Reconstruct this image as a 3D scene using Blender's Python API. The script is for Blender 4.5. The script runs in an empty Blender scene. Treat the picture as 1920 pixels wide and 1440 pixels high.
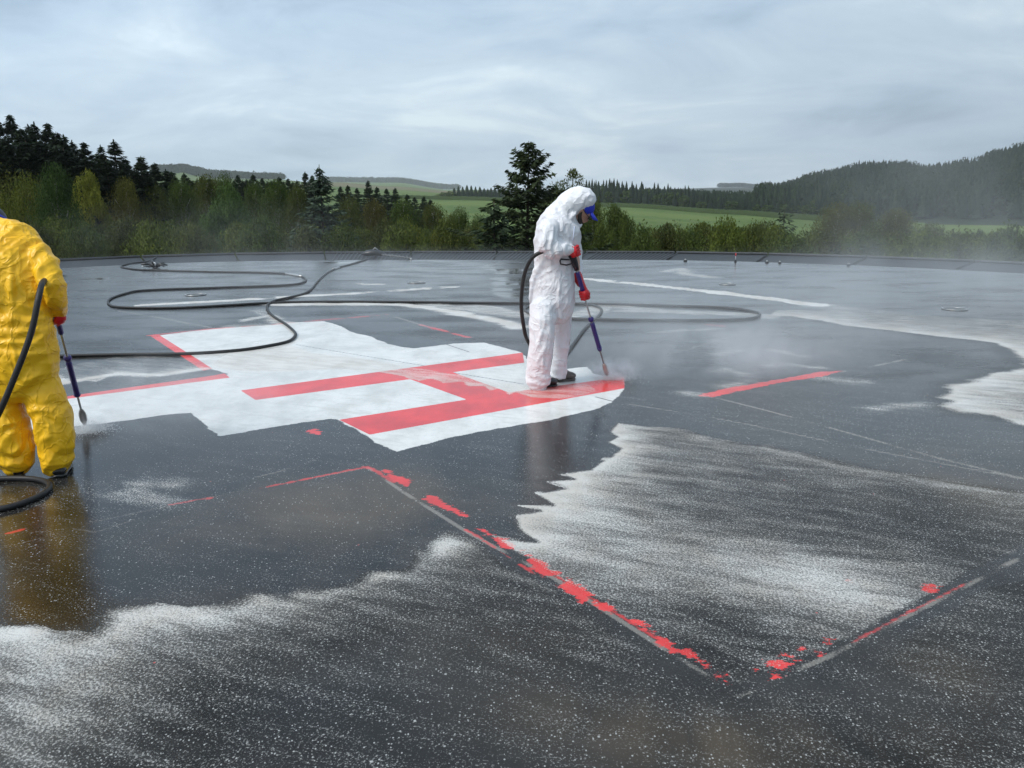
import bpy, math, random
import numpy as np
from mathutils import Vector, Matrix, noise as mnoise
random.seed(7)
rng = np.random.default_rng(11)
scene = bpy.context.scene
PI = math.pi

# ------------------------------------------------------------------ camera
FPX, PITCH, ROLL, CAMH = 1583.1, 0.2249, -0.0049, 1.6457      # measured for a 1920 px wide frame
cp, sp, cr, sr = math.cos(PITCH), math.sin(PITCH), math.cos(ROLL), math.sin(ROLL)
FWD = np.array([0, cp, -sp]); _r = np.array([1., 0, 0]); _u = np.array([0, sp, cp])
RGT = _r*cr + _u*sr; UPV = _u*cr - _r*sr
CAM = np.array([0, 0, CAMH])
cam_data = bpy.data.cameras.new('camera')
cam = bpy.data.objects.new('camera', cam_data); scene.collection.objects.link(cam)
cam_data.sensor_width = 36.0; cam_data.lens = 36.0*FPX/1920
cam_data.clip_start = 0.05; cam_data.clip_end = 30000
M = Matrix.Identity(4)
for i in range(3):
    M[i][0], M[i][1], M[i][2], M[i][3] = RGT[i], UPV[i], -FWD[i], CAM[i]
cam.matrix_world = M
scene.camera = cam

# ------------------------------------------------------------------ render settings
scene.view_settings.view_transform = 'Standard'
scene.view_settings.look = 'None'
scene.view_settings.exposure = 0.24
scene.view_settings.gamma = 1.0
scene.render.engine = 'CYCLES'
scene.cycles.use_denoising = True
scene.cycles.max_bounces = 6
scene.cycles.transparent_max_bounces = 12
scene.cycles.volume_bounces = 2
scene.cycles.volume_step_rate = 2.0
scene.cycles.volume_max_steps = 128

# ------------------------------------------------------------------ world: overcast sky
SUN_EL, SUN_ROT = math.radians(48), math.radians(-125)
world = bpy.data.worlds.new("World"); scene.world = world; world.use_nodes = True
wt = world.node_tree; wt.nodes.clear()
def WN(t, **k):
    n = wt.nodes.new(t)
    for a, b in k.items(): setattr(n, a, b)
    return n
def wlink(a, b): wt.links.new(a, b)
def wmath(op, a, b=None, c=None):
    n = WN('ShaderNodeMath', operation=op)
    for i, v in enumerate((a, b, c)):
        if v is None: continue
        if isinstance(v, (int, float)): n.inputs[i].default_value = v
        else: wlink(v, n.inputs[i])
    return n.outputs[0]
sky = WN('ShaderNodeTexSky', sky_type='NISHITA'); sky.sun_disc = False
sky.sun_elevation = SUN_EL; sky.sun_rotation = SUN_ROT; sky.altitude = 500; sky.air_density = 1.6; sky.dust_density = 3.0
tc = WN('ShaderNodeTexCoord'); sep = WN('ShaderNodeSeparateXYZ'); wlink(tc.outputs['Generated'], sep.inputs[0])
zc = wmath('ADD', wmath('MAXIMUM', sep.outputs[2], 0.0), 0.22)
px_ = wmath('DIVIDE', sep.outputs[0], zc); py_ = wmath('DIVIDE', sep.outputs[1], zc)
com = WN('ShaderNodeCombineXYZ'); wlink(px_, com.inputs[0]); wlink(py_, com.inputs[1])
def cloud(scale, detail, rough, off, dist=0.6):
    mp = WN('ShaderNodeMapping'); mp.inputs['Location'].default_value = off; wlink(com.outputs[0], mp.inputs[0])
    mp.inputs['Scale'].default_value = (1.0, 1.15, 1)
    n = WN('ShaderNodeTexNoise'); n.inputs['Scale'].default_value = scale; n.inputs['Detail'].default_value = detail
    n.inputs['Roughness'].default_value = rough; n.inputs['Distortion'].default_value = dist
    wlink(mp.outputs[0], n.inputs['Vector']); return n.outputs['Fac']
c1 = cloud(0.42, 4, 0.48, (3.1, 1.7, 0), .3); c2 = cloud(1.5, 7, 0.6, (7.3, 2.2, 0), .5)
cf = wmath('ADD', wmath('ADD', wmath('MULTIPLY', c1, 0.62), wmath('MULTIPLY', c2, 0.50)), -0.06)
ramp = WN('ShaderNodeValToRGB'); wlink(cf, ramp.inputs[0])
e = ramp.color_ramp.elements
e[0].position = 0.38; e[0].color = (2.8, 3.75, 4.85, 1)
e[1].position = 0.61; e[1].color = (5.9, 6.9, 7.6, 1)
m1 = ramp.color_ramp.elements.new(0.45); m1.color = (3.7, 4.75, 5.95, 1)
m2 = ramp.color_ramp.elements.new(0.54); m2.color = (4.6, 5.65, 6.65, 1)
# brighter towards the veiled sun (left of frame) and the zenith, duller at the horizon
leftb = wmath('MULTIPLY_ADD', sep.outputs[0], -0.28, 1.0)
zen = wmath('MULTIPLY_ADD', wmath('POWER', wmath('MAXIMUM', sep.outputs[2], 0.0), 0.8), 0.32, 0.93)
vm = WN('ShaderNodeVectorMath', operation='SCALE'); wlink(ramp.outputs[0], vm.inputs[0])
wlink(wmath('MULTIPLY', leftb, zen), vm.inputs['Scale'])
mix = WN('ShaderNodeMix', data_type='RGBA'); mix.inputs[0].default_value = 0.93
wlink(sky.outputs[0], mix.inputs[6]); wlink(vm.outputs[0], mix.inputs[7])
bg = WN('ShaderNodeBackground'); bg.inputs['Strength'].default_value = 0.115
wlink(mix.outputs[2], bg.inputs['Color'])
wo = WN('ShaderNodeOutputWorld'); wlink(bg.outputs[0], wo.inputs['Surface'])

sun_d = bpy.data.lights.new('sun', 'SUN'); sun_d.energy = 2.5; sun_d.angle = math.radians(25); sun_d.color = (1.0, .96, .9)
sun = bpy.data.objects.new('sun', sun_d); scene.collection.objects.link(sun)
sun.rotation_euler = (PI/2 - SUN_EL, 0, PI - SUN_ROT + 0)
_sd = Vector((math.sin(SUN_ROT)*math.cos(SUN_EL), math.cos(SUN_ROT)*math.cos(SUN_EL), math.sin(SUN_EL)))
sun.rotation_euler = _sd.to_track_quat('Z', 'Y').to_euler()

# ------------------------------------------------------------------ helpers
def ray(px, py):
    d = FWD + RGT*(px-960)/FPX - UPV*(py-720)/FPX
    return d/math.hypot(d[0], d[1])
def G(px, py, z=0.0):                       # where the sight line of a photo pixel meets the level z
    d = ray(px, py); t = (z-CAMH)/d[2]
    return CAM + d*t
def GA(pts, z=0.0): return np.array([G(x, y, z)[:2] for x, y in pts])
def at_y(px, py, Y):                        # point at depth Y along that line
    d = ray(px, py); return CAM + d*(Y/d[1])
def at_d(px, py, D): return CAM + ray(px, py)*D

ORD = 'first second third fourth fifth sixth seventh eighth ninth tenth eleventh twelfth thirteenth fourteenth fifteenth sixteenth seventeenth eighteenth nineteenth twentieth'.split()+['twenty-'+w for w in 'first second third fourth fifth sixth seventh eighth ninth'.split()]+['thirtieth']
def tag(o, label=None, cat=None, group=None, kind=None):
    if label: o['label'] = label
    if cat: o['category'] = cat
    if group: o['group'] = group
    if kind: o['kind'] = kind
    return o
def link(o, parent=None):
    scene.collection.objects.link(o)
    if parent: o.parent = parent
    return o
def np_mesh(name, V, F, mat=None, smooth=False):
    """V (n,3) array, F (m,k) array of equal-sized faces."""
    V = np.asarray(V, np.float32); F = np.asarray(F, np.int32)
    me = bpy.data.meshes.new(name); k = F.shape[1]
    me.vertices.add(len(V)); me.vertices.foreach_set('co', V.ravel())
    me.loops.add(F.size); me.loops.foreach_set('vertex_index', F.ravel())
    me.polygons.add(len(F)); me.polygons.foreach_set('loop_start', np.arange(0, F.size, k, dtype=np.int32))
    me.polygons.foreach_set('loop_total', np.full(len(F), k, np.int32))
    if smooth: me.polygons.foreach_set('use_smooth', np.ones(len(F), bool))
    me.update(calc_edges=True)
    if mat: me.materials.append(mat)
    return me
class MB:
    """collects shapes into one mesh"""
    def __init__(s): s.v = []; s.f = []
    def add(s, V, F):
        n = len(s.v); s.v += [tuple(map(float, p)) for p in V]; s.f += [tuple(int(i)+n for i in f) for f in F]
    def box(s, c, size, rz=0, M=None):
        x, y, z = [a/2 for a in size]
        P = [Vector((i*x, j*y, k*z)) for i in (-1, 1) for j in (-1, 1) for k in (-1, 1)]
        R_ = Matrix.Rotation(rz, 3, 'Z') if M is None else M
        s.add([R_ @ p + Vector(c) for p in P], [(0,1,3,2),(4,6,7,5),(0,4,5,1),(2,3,7,6),(0,2,6,4),(1,5,7,3)])
    def tube(s, pts, rad, n=10, cap=True, squash=None, ref=None):
        P = [Vector(p) for p in pts]
        if isinstance(rad, (int, float)): rad = [rad]*len(P)
        prev = None; rings = []
        for i, p in enumerate(P):
            t = (P[min(i+1, len(P)-1)] - P[max(i-1, 0)]).normalized()
            if prev is None:
                a = Vector(ref) if ref else (Vector((0, 0, 1)) if abs(t.z) < .9 else Vector((1, 0, 0)))
            else: a = prev
            a = (a - t*a.dot(t))
            a = a.normalized() if a.length > 1e-6 else t.orthogonal().normalized()
            b = t.cross(a); prev = a; r = rad[i]
            ra, rb = (r, r) if isinstance(r, (int, float)) else r
            rings.append([p + a*ra*math.cos(k*2*PI/n) + b*rb*math.sin(k*2*PI/n) for k in range(n)])
        V = [q for r_ in rings for q in r_]; F = []
        for i in range(len(P)-1):
            for k in range(n):
                F.append((i*n+k, i*n+(k+1) % n, (i+1)*n+(k+1) % n, (i+1)*n+k))
        if cap:
            F.append(tuple(range(n-1, -1, -1))); F.append(tuple((len(P)-1)*n+k for k in range(n)))
        s.add(V, F)
    def ellipsoid(s, c, r, M=None, nu=14, nv=9):
        V = []; F = []
        M = M or Matrix.Identity(3)
        for j in range(nv+1):
            th = PI*j/nv
            for i in range(nu):
                ph = 2*PI*i/nu
                V.append(M @ Vector((r[0]*math.sin(th)*math.cos(ph), r[1]*math.sin(th)*math.sin(ph), r[2]*math.cos(th))) + Vector(c))
        for j in range(nv):
            for i in range(nu):
                F.append((j*nu+i, (j+1)*nu+i, (j+1)*nu+(i+1) % nu, j*nu+(i+1) % nu))
        s.add(V, F)
    def mesh(s, name, mat=None, smooth=True):
        me = bpy.data.meshes.new(name); me.from_pydata(s.v, [], s.f); me.update()
        if mat: me.materials.append(mat)
        for p in me.polygons: p.use_smooth = smooth
        return me
    def build(s, name, mat, parent=None, smooth=True):
        return link(bpy.data.objects.new(name, s.mesh(name, mat, smooth)), parent)
def empty(name, loc, rz=0):
    o = bpy.data.objects.new(name, None); o.location = loc; o.rotation_euler = (0, 0, rz)
    o.empty_display_size = .2; return link(o)
def local(o, parent):                       # parts modelled in world space, hung under a thing placed at its base
    o.parent = parent; o.matrix_parent_inverse = Matrix.Translation(parent.location).inverted(); return o
def spline(pts, n):                         # Catmull-Rom through points
    P = np.array(pts, float); P = np.vstack([2*P[0]-P[1], P, 2*P[-1]-P[-2]]); out = []
    for i in range(1, len(P)-2):
        for t in np.linspace(0, 1, n, endpoint=False):
            a, b, c, d = P[i-1], P[i], P[i+1], P[i+2]
            out.append(.5*((2*b)+(-a+c)*t+(2*a-5*b+4*c-d)*t*t+(-a+3*b-3*c+d)*t**3))
    out.append(P[-2]); return np.array(out)

class Mat:
    """small wrapper for node materials"""
    def __init__(s, name):
        s.m = bpy.data.materials.new(name); s.m.use_nodes = True; s.t = s.m.node_tree; s.t.nodes.clear()
        s.out = s.N('ShaderNodeOutputMaterial')
    def N(s, t, ins=None, **k):
        n = s.t.nodes.new(t)
        for a, b in k.items(): setattr(n, a, b)
        for a, b in (ins or {}).items(): s.put(n.inputs[a], b)
        return n
    def put(s, sock, v):
        if isinstance(v, bpy.types.NodeSocket): s.t.links.new(v, sock)
        else: sock.default_value = v
    def math(s, op, a, b=None, c=None, clamp=False):
        n = s.N('ShaderNodeMath', operation=op, use_clamp=clamp)
        for i, v in enumerate((a, b, c)):
            if v is not None: s.put(n.inputs[i], v)
        return n.outputs[0]
    def attr(s, name): return s.N('ShaderNodeAttribute', attribute_name=name).outputs['Fac']
    def noise(s, scale, detail=4, rough=.5, vec=None, dist=0, out='Fac'):
        n = s.N('ShaderNodeTexNoise', {'Scale': scale, 'Detail': detail, 'Roughness': rough, 'Distortion': dist})
        if vec is not None: s.put(n.inputs['Vector'], vec)
        return n.outputs[out]
    def mapv(s, vec, scale=(1, 1, 1), rot=(0, 0, 0), loc=(0, 0, 0)):
        n = s.N('ShaderNodeMapping', {'Scale': scale, 'Rotation': rot, 'Location': loc}); s.put(n.inputs[0], vec); return n.outputs[0]
    def mix(s, f, a, b):
        n = s.N('ShaderNodeMix', data_type='RGBA'); s.put(n.inputs[0], f); s.put(n.inputs[6], a); s.put(n.inputs[7], b); return n.outputs[2]
    def mixf(s, f, a, b):
        n = s.N('ShaderNodeMix', data_type='FLOAT'); s.put(n.inputs[0], f); s.put(n.inputs[2], a); s.put(n.inputs[3], b); return n.outputs[0]
    def step(s, v, lo, hi):
        n = s.N('ShaderNodeMapRange', {'From Min': lo, 'From Max': hi}, interpolation_type='SMOOTHSTEP'); s.put(n.inputs['Value'], v); return n.outputs[0]
    def bump(s, h, strength=.5, dist=.01, normal=None):
        n = s.N('ShaderNodeBump', {'Strength': strength, 'Distance': dist, 'Height': h})
        if normal is not None: s.put(n.inputs['Normal'], normal)
        return n.outputs[0]
    def bsdf(s, **k):
        n = s.N('ShaderNodeBsdfPrincipled')
        for a, b in k.items(): s.put(n.inputs[a.replace('_', ' ')], b)
        s.t.links.new(n.outputs[0], s.out.inputs['Surface']); return n
def col(r, g, b): return (r, g, b, 1)
def simple(name, c, rough=.5, metal=0, var=.15, nscale=20, bump=0, **k):
    m = Mat(name); tc = m.N('ShaderNodeTexCoord').outputs['Object']
    n = m.noise(nscale, 4, .6, tc)
    cc = m.mix(n, col(*[x*(1-var) for x in c]), col(*[min(1, x*(1+var)) for x in c]))
    a = dict(Base_Color=cc, Roughness=rough, Metallic=metal, **k)
    if bump: a['Normal'] = m.bump(n, bump, .004)
    m.bsdf(**a); return m.m
def vnoise(x, y, seed=0):
    xi = np.floor(x).astype(np.int64); yi = np.floor(y).astype(np.int64); fx = x-xi; fy = y-yi
    fx = fx*fx*(3-2*fx); fy = fy*fy*(3-2*fy)
    def h(a, b):
        n = (a*374761393 + b*668265263 + seed*974634777) & 0x7fffffff
        n = ((n ^ (n >> 13))*1274126177) & 0x7fffffff
        return ((n ^ (n >> 16)) & 0xffff)/65535.0
    return (h(xi, yi)*(1-fx)+h(xi+1, yi)*fx)*(1-fy)+(h(xi, yi+1)*(1-fx)+h(xi+1, yi+1)*fx)*fy
def fbm(x, y, oct=4, seed=0):
    s_ = 0; a = .5; t = 0
    for i in range(oct):
        s_ = s_ + a*vnoise(x, y, seed+i); t += a; a *= .5; x = x*2.03+17; y = y*2.03+5
    return s_/t

# ------------------------------------------------------------------ terrain
def zy(y, D, x=960): return float(at_d(x, y, D)[2])
# per photo column: distance / height of the ground along that bearing
TCOL = {
 -2500: [(0,-9),(60,-9),(150,-8),(600,0),(1500,30),(3000,70),(6000,90)],
 -600: [(0,-9),(60,-9),(130,-8),(400,-6),(1200,8),(2500,zy(330,2500)),(4500,zy(338,4500)),(7000,60)],
 250: [(0,-9),(60,-9),(130,-8),(400,-8),(1200,0),(2500,zy(332,2500)),(4500,zy(346,4500)),(7000,20)],
 300: [(0,-9),(60,-9),(130,-8),(400,-8),(1200,2),(2500,zy(321,2500)),(4500,zy(346,4500)),(7000,20)],
 345: [(0,-9),(60,-9),(130,-8),(400,-8),(1200,2),(2500,zy(321,2500)),(4500,zy(346,4500)),(7000,20)],
 370: [(0,-9),(60,-9),(130,-8),(400,-8),(1200,2),(2500,zy(327,2500)),(4500,zy(346,4500)),(7000,20)],
 400: [(0,-9),(60,-9),(130,-8),(400,-8),(1200,2),(2500,zy(332,2500)),(4500,zy(346,4500)),(7000,20)],
 500: [(0,-9),(60,-9),(130,-8),(400,-8),(1200,2),(2500,zy(333,2500)),(4500,zy(347,4500)),(7000,20)],
 627: [(0,-9),(60,-9),(150,-8.5),(400,-9),(700,zy(368,700)),(1600,zy(340,1600)),(2200,zy(345,2200)),(4500,zy(340,4500)),(7000,20)],
 740: [(0,-9),(60,-9),(150,-8.5),(400,-9),(700,zy(371,700)),(1600,zy(348,1600)),(2200,zy(351,2200)),(4500,zy(341,4500)),(7000,20)],
 845: [(0,-9),(60,-9),(150,-9),(400,-8.5),(700,zy(373,700)),(1600,zy(357,1600)),(2200,zy(358,2200)),(4500,zy(355,4500)),(7000,10)],
 1150: [(0,-9),(60,-9),(150,-10),(400,-10),(600,zy(388,600)),(900,zy(375,900)),(2200,zy(366,2200)),(4500,zy(359,4500)),(7000,10)],
 1380: [(0,-9),(60,-9),(150,-11),(400,-13),(540,zy(402,540)),(900,zy(378,900)),(2200,zy(364,2200)),(4500,zy(353,4500)),(7000,10)],
 1455: [(0,-9),(60,-9),(150,-12),(400,-14.5),(500,zy(407,500)),(900,zy(372,900)),(1300,zy(370,1300)),(4500,zy(360,4500)),(7000,10)],
 1540: [(0,-9),(60,-9),(150,-12.5),(400,-15),(480,zy(412,480)),(700,zy(385,700)),(1000,zy(348,1000)),(1500,zy(352,1500)),(7000,20)],
 1612: [(0,-9),(60,-9),(150,-12.5),(400,-15),(470,zy(415,470)),(700,zy(380,700)),(1000,zy(333,1000)),(1500,zy(342,1500)),(7000,20)],
 1695: [(0,-9),(60,-9),(150,-13),(400,-15.5),(460,zy(418,460)),(700,zy(378,700)),(1000,zy(332,1000)),(1500,zy(340,1500)),(7000,20)],
 1730: [(0,-9),(60,-9),(150,-13),(400,-15.5),(460,zy(418,460)),(700,zy(378,700)),(1050,zy(340,1050)),(1500,zy(340,1500)),(7000,20)],
 1815: [(0,-9),(60,-9),(150,-13),(400,-16),(455,zy(420,455)),(700,zy(376,700)),(1100,zy(329,1100)),(1500,zy(330,1500)),(7000,20)],
 1860: [(0,-9),(60,-9),(150,-13),(400,-16),(450,zy(421,450)),(700,zy(372,700)),(1100,zy(315,1100)),(1500,zy(316,1500)),(7000,20)],
 1925: [(0,-9),(60,-9),(150,-13),(400,-16),(450,zy(422,450)),(700,zy(368,700)),(1100,zy(303,1100)),(1500,zy(300,1500)),(7000,20)],
 2600: [(0,-9),(60,-9),(150,-13),(400,-15),(450,-14),(700,0),(1100,60),(1500,80),(7000,40)],
 5000: [(0,-9),(60,-9),(150,-9),(400,-8),(1000,10),(3000,50),(7000,60)],
}
def bearing(x):
    d = ray(x, 358); return math.atan2(d[0], d[1])
_tk = sorted(TCOL); _ta = np.array([bearing(x) for x in _tk])
_DD = np.concatenate([[0, 8, 20, 35], np.geomspace(50, 7000, 190)])
_TZ = np.array([np.interp(_DD, [p[0] for p in TCOL[k]], [p[1] for p in TCOL[k]]) for k in _tk])
def _smoothD(z):
    k = np.array([1, 2, 3, 2, 1])/9; zp = np.pad(z, 2, mode='edge'); return np.convolve(zp, k, 'valid')
_TZ = np.array([_smoothD(_smoothD(z)) for z in _TZ])
def terrain_z(x, y):
    x = np.asarray(x, float); y = np.asarray(y, float)
    a = np.arctan2(x, y); D = np.hypot(x, y)
    i = np.clip(np.searchsorted(_ta, a)-1, 0, len(_ta)-2)
    f = np.clip((a-_ta[i])/(_ta[i+1]-_ta[i]), 0, 1)
    f = f*f*(3-2*f)
    j = np.clip(np.searchsorted(_DD, D)-1, 0, len(_DD)-2)
    g = np.clip((D-_DD[j])/(_DD[j+1]-_DD[j]), 0, 1)
    za = _TZ[i, j]*(1-g)+_TZ[i, j+1]*g; zb = _TZ[i+1, j]*(1-g)+_TZ[i+1, j+1]*g
    # behind the camera: blend to a calm level
    z = za*(1-f)+zb*f
    back = np.clip((np.abs(a)-1.2)/1.2, 0, 1); z = z*(1-back)+(-9)*back
    return z
angs = np.concatenate([np.linspace(-PI, -.75, 60, endpoint=False), np.linspace(-.75, .75, 420, endpoint=False), np.linspace(.75, PI, 60, endpoint=False)])
AA, DD = np.meshgrid(angs, _DD[1:], indexing='xy')
X = DD*np.sin(AA); Y = DD*np.cos(AA); Z = terrain_z(X, Y)
nr, nc = AA.shape
idx = np.arange(nr*nc).reshape(nr, nc)
F = np.stack([idx[:-1], np.roll(idx, -1, 1)[:-1], np.roll(idx, -1, 1)[1:], idx[1:]], -1).reshape(-1, 4)
V = np.stack([X, Y, Z], -1).reshape(-1, 3)
m = Mat('meadow_ground'); geo = m.N('ShaderNodeNewGeometry').outputs['Position']
n1 = m.noise(.012, 4, .55, geo); n2 = m.noise(.3, 5, .6, m.mapv(geo, (1, .25, 1), (0, 0, .5))); n3 = m.noise(2.5, 4, .6, geo)
green = m.mix(m.step(n1, .4, .62), col(.060, .105, .020), col(.105, .150, .034))
green = m.mix(m.math('MULTIPLY', m.step(n2, .4, .7), .6), green, col(.13, .15, .05))
green = m.mix(m.math('MULTIPLY', n3, .35), green, col(.04, .07, .018))
kind = m.attr('kind')     # 0 meadow, 1 woodland floor, 2 stubble
green = m.mix(m.math('MULTIPLY', m.step(kind, 1.4, 2.0), 1.0), green, col(.13, .12, .065))
wood = m.math('MULTIPLY', m.step(kind, .5, .9), m.math('SUBTRACT', 1.0, m.step(kind, 1.1, 1.4)))
green = m.mix(wood, green, col(.018, .026, .012))
m.bsdf(Base_Color=green, Roughness=.9, Specular_IOR_Level=.15)
me = np_mesh('terrain', V, F, m.m, True)
Av = AA.ravel(); Dv = DD.ravel()
kindv = np.zeros(len(V))
Xp = 960 + FPX*np.tan(np.clip(Av, -1.2, 1.2))*1.0/ cp * 1.0    # rough photo column of each bearing
_ex = [-900, 300, 627, 845, 1150, 1380, 1455, 1540, 1612, 1925, 2600]; _ed = [300, 400, 700, 700, 600, 540, 500, 480, 470, 450, 450]
edgeD = np.interp(Av, [bearing(x) for x in _ex], _ed)
kindv[(Dv > edgeD*1.0) & (Av > bearing(900)) ] = 1
kindv[(Dv < 135)] = 1
kindv[(Av < bearing(500)) & (Dv < 900)] = 1
kindv[(Av >= bearing(560)) & (Av <= bearing(880)) & (Dv > 1150) & (Dv < 1560)] = 2
at = me.attributes.new('kind', 'FLOAT', 'POINT'); at.data.foreach_set('value', kindv.astype(np.float32))
terrain = link(bpy.data.objects.new('terrain', me)); terrain['kind'] = 'structure'

# ------------------------------------------------------------------ landing deck on the roof
EDGE_PX = [(-900,640),(-300,548),(0,512),(110,503),(250,496),(400,491),(640,488),(960,488),(1270,488),(1380,490),(1500,494),(1590,497),(1750,504),(1920,513),(2200,531),(2800,580)]
EDGE = GA(EDGE_PX)
DC = np.array([-1.0, 6.0])
ea = np.arctan2(EDGE[:, 0]-DC[0], EDGE[:, 1]-DC[1]); er = np.hypot(EDGE[:, 0]-DC[0], EDGE[:, 1]-DC[1])
def edge_r(a):
    a = np.asarray(a, float)
    A_ = np.concatenate([[-PI], ea, [PI]]); R_ = np.concatenate([[13.0], er, [13.0]])
    return np.interp((a+PI) % (2*PI)-PI, A_, R_)
def outside(x, y):            # >0 outside the deck edge
    return np.hypot(x-DC[0], y-DC[1]) - edge_r(np.arctan2(x-DC[0], y-DC[1]))
# polar grid round the camera foot, fine inside the picture
ys = np.concatenate([np.arange(486, 760, 1.3), np.arange(760, 1475, 1.9)])
dist = np.array([G(960, y)[1] for y in ys])[::-1]
dist = np.concatenate([[.05, .6, 1.2, 1.7], dist[dist > 1.9]]); dist = dist[dist < 21.6]
dist = np.concatenate([dist, [22.2, 23., 24., 26.]])
fa = np.linspace(-.66, .66, 1060)
ba = np.concatenate([np.linspace(-PI, -.66, 40, endpoint=False)]); ba2 = np.linspace(.66, PI, 41)[1:-1]
av = np.concatenate([ba, fa, ba2])
AA, DD = np.meshgrid(av, dist, indexing='xy')
X = DD*np.sin(AA); Y = DD*np.cos(AA)
o = np.hypot(X-DC[0], Y-DC[1]); er_ = edge_r(np.arctan2(X-DC[0], Y-DC[1]))
s = np.minimum(1, er_/o); X = DC[0]+(X-DC[0])*s; Y = DC[1]+(Y-DC[1])*s       # clamp to the deck outline
nr, nc = X.shape
idx = np.arange(nr*nc).reshape(nr, nc)
F = np.stack([idx[:-1], idx[1:], np.roll(idx, -1, 1)[1:], np.roll(idx, -1, 1)[:-1]], -1).reshape(-1, 4)[:, ::-1]
oc = (s < 1)
fo = oc.ravel()[F].all(1)
F = F[~fo]
PX = X.ravel(); PY = Y.ravel()
NV = len(PX)

def seg_dist(x, y, pts, closed=False, chunk=None):
    P = np.asarray(pts, float); Q = np.roll(P, -1, 0) if closed else P[1:]; P_ = P if closed else P[:-1]
    d = np.full(len(x), 1e9)
    for a, b in zip(P_, Q):
        ab = b-a; t = np.clip(((x-a[0])*ab[0]+(y-a[1])*ab[1])/max(ab@ab, 1e-12), 0, 1)
        d = np.minimum(d, (x-a[0]-t*ab[0])**2+(y-a[1]-t*ab[1])**2)
    return np.sqrt(d)
def inside(x, y, pts):
    P = np.asarray(pts, float); Q = np.roll(P, -1, 0); c = np.zeros(len(x), bool)
    for a, b in zip(P, Q):
        if a[1] == b[1]: continue
        k = ((a[1] > y) != (b[1] > y)) & (x < (b[0]-a[0])*(y-a[1])/(b[1]-a[1])+a[0]); c ^= k
    return c
def bb(pts, mg):
    P = np.asarray(pts); lo = P.min(0)-mg; hi = P.max(0)+mg
    return np.where((PX > lo[0]) & (PX < hi[0]) & (PY > lo[1]) & (PY < hi[1]))[0]
def sd_poly(pts, mg=.5):
    """signed distance (negative inside) clamped at mg"""
    out = np.full(NV, mg); i = bb(pts, mg)
    if len(i):
        d = seg_dist(PX[i], PY[i], pts, True); ins = inside(PX[i], PY[i], pts); out[i] = np.minimum(mg, np.where(ins, -d, d))
    return out
def sd_line(pts, hw, mg=.5):
    out = np.full(NV, mg); i = bb(pts, mg)
    if len(i): out[i] = np.minimum(mg, seg_dist(PX[i], PY[i], pts)-hw)
    return out
def c5(L): return [(660+x/3, 840+y/3) for x, y in L]
def c6(L): return [(1200+x*.375, 920+y*.375) for x, y in L]
def c3(L): return [(1280+x/3, 480+y/3) for x, y in L]
def c1_(L): return [(100+x*.375, 560+y*.375) for x, y in L]
def c2_(L): return [(700+x*.3646, 620+y*.3646) for x, y in L]
def c6b(L): return [(180+x*.375, 460+y*.375) for x, y in L]

WHITE = [(297,629),(392,617),(512,609),(546,605),(604,602),(622,606),(640,612),(655,621),(670,626),(690,629),(707,637),(730,645),(752,650),(775,653),(805,650),(850,644),(908,642),(980,661),(1000,690),(1060,692),(1101,688),(1112,700),(1140,707),(1168,716),(1171,728),(1159,744),(1147,755),(1119,766),(1065,780),(1028,788),(960,799),(882,813),(810,829),(744,846),(722,838),(700,826),(665,804),(631,786),(617,786),(569,792),(500,803),(411,818),(400,808),(389,800),(375,787),(359,774),(317,777),(250,787),(137,800),(-150,850),(-150,790),(126,745),(421,702),(430,702),(396,691)]
HPOLY = [(451,732),(980,661),(983,680),(849,698),(955,736),(1170,706),(1171,728),(1105,740),(984,762),(693,815),(636,787),(875,749),(769,711),(479,750)]
REDS = [HPOLY,
 [(279,628),(297,627),(398,691),(381,695)],
 [(-150,783),(126,743),(400,704),(421,700),(431,708),(126,748),(-150,791)],
 c1_([(1270,660),(1310,650),(1350,665),(1330,682),(1290,678)]),
 c3([(75,785),(240,745),(560,690),(770,650),(905,645),(780,680),(590,705),(300,765),(170,795)]),
 c5([(170,120),(215,122),(240,150),(335,180),(340,200),(310,215),(235,190),(200,165)]),
 c5([(425,262),(470,265),(500,290),(580,340),(645,385),(590,380),(540,350),(440,315),(405,290)]),
 c5([(695,452),(745,455),(800,490),(770,497)]),
 c5([(780,500),(870,510),(925,550),(905,575),(850,570)]),
 c5([(930,570),(970,570),(955,590)]),
 c5([(975,600),(1010,597),(1080,650),(1180,705),(1160,720),(1070,720),(1010,680)]),
 c5([(1160,775),(1215,730),(1390,835),(1330,840),(1325,870),(1290,870)]),
 c5([(1350,865),(1440,865),(1475,900),(1470,930),(1400,920)]),
 c5([(1560,965),(1600,962),(1690,1010),(1690,1035),(1640,1030)]),
 c5([(1690,1050),(1750,1060),(1780,1100),(1835,1130),(1830,1160),(1790,1150),(1730,1110)]),
 c5([(1840,1135),(1920,1150),(1980,1195),(1960,1215),(1915,1195)]),
 c6([(90,735),(125,735),(180,775),(190,800),(160,815),(100,780)]),
 c6([(190,795),(240,795),(300,835),(290,850),(250,845)]),
 c6([(285,860),(335,870),(330,885)]), c6([(355,910),(440,930),(435,950),(370,940)]),
 c6([(615,860),(690,835),(765,865),(750,890),(700,895),(640,875)]),
 c6([(705,815),(730,812),(795,845),(770,850)]), c6([(785,775),(810,768),(830,780),(815,795)]),
 c6([(640,900),(680,905),(695,925),(665,943)]), c6([(925,735),(965,745),(960,770),(935,765)]),
 c6([(860,795),(910,810),(900,825)]), c6([(1390,498),(1445,462),(1480,470),(1485,520),(1440,510)]),
 c6([(1030,440),(1045,445),(1040,456)]), c6([(575,872),(590,875),(586,893)]),
]
RAGGED = set(range(3, len(REDS)))
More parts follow.
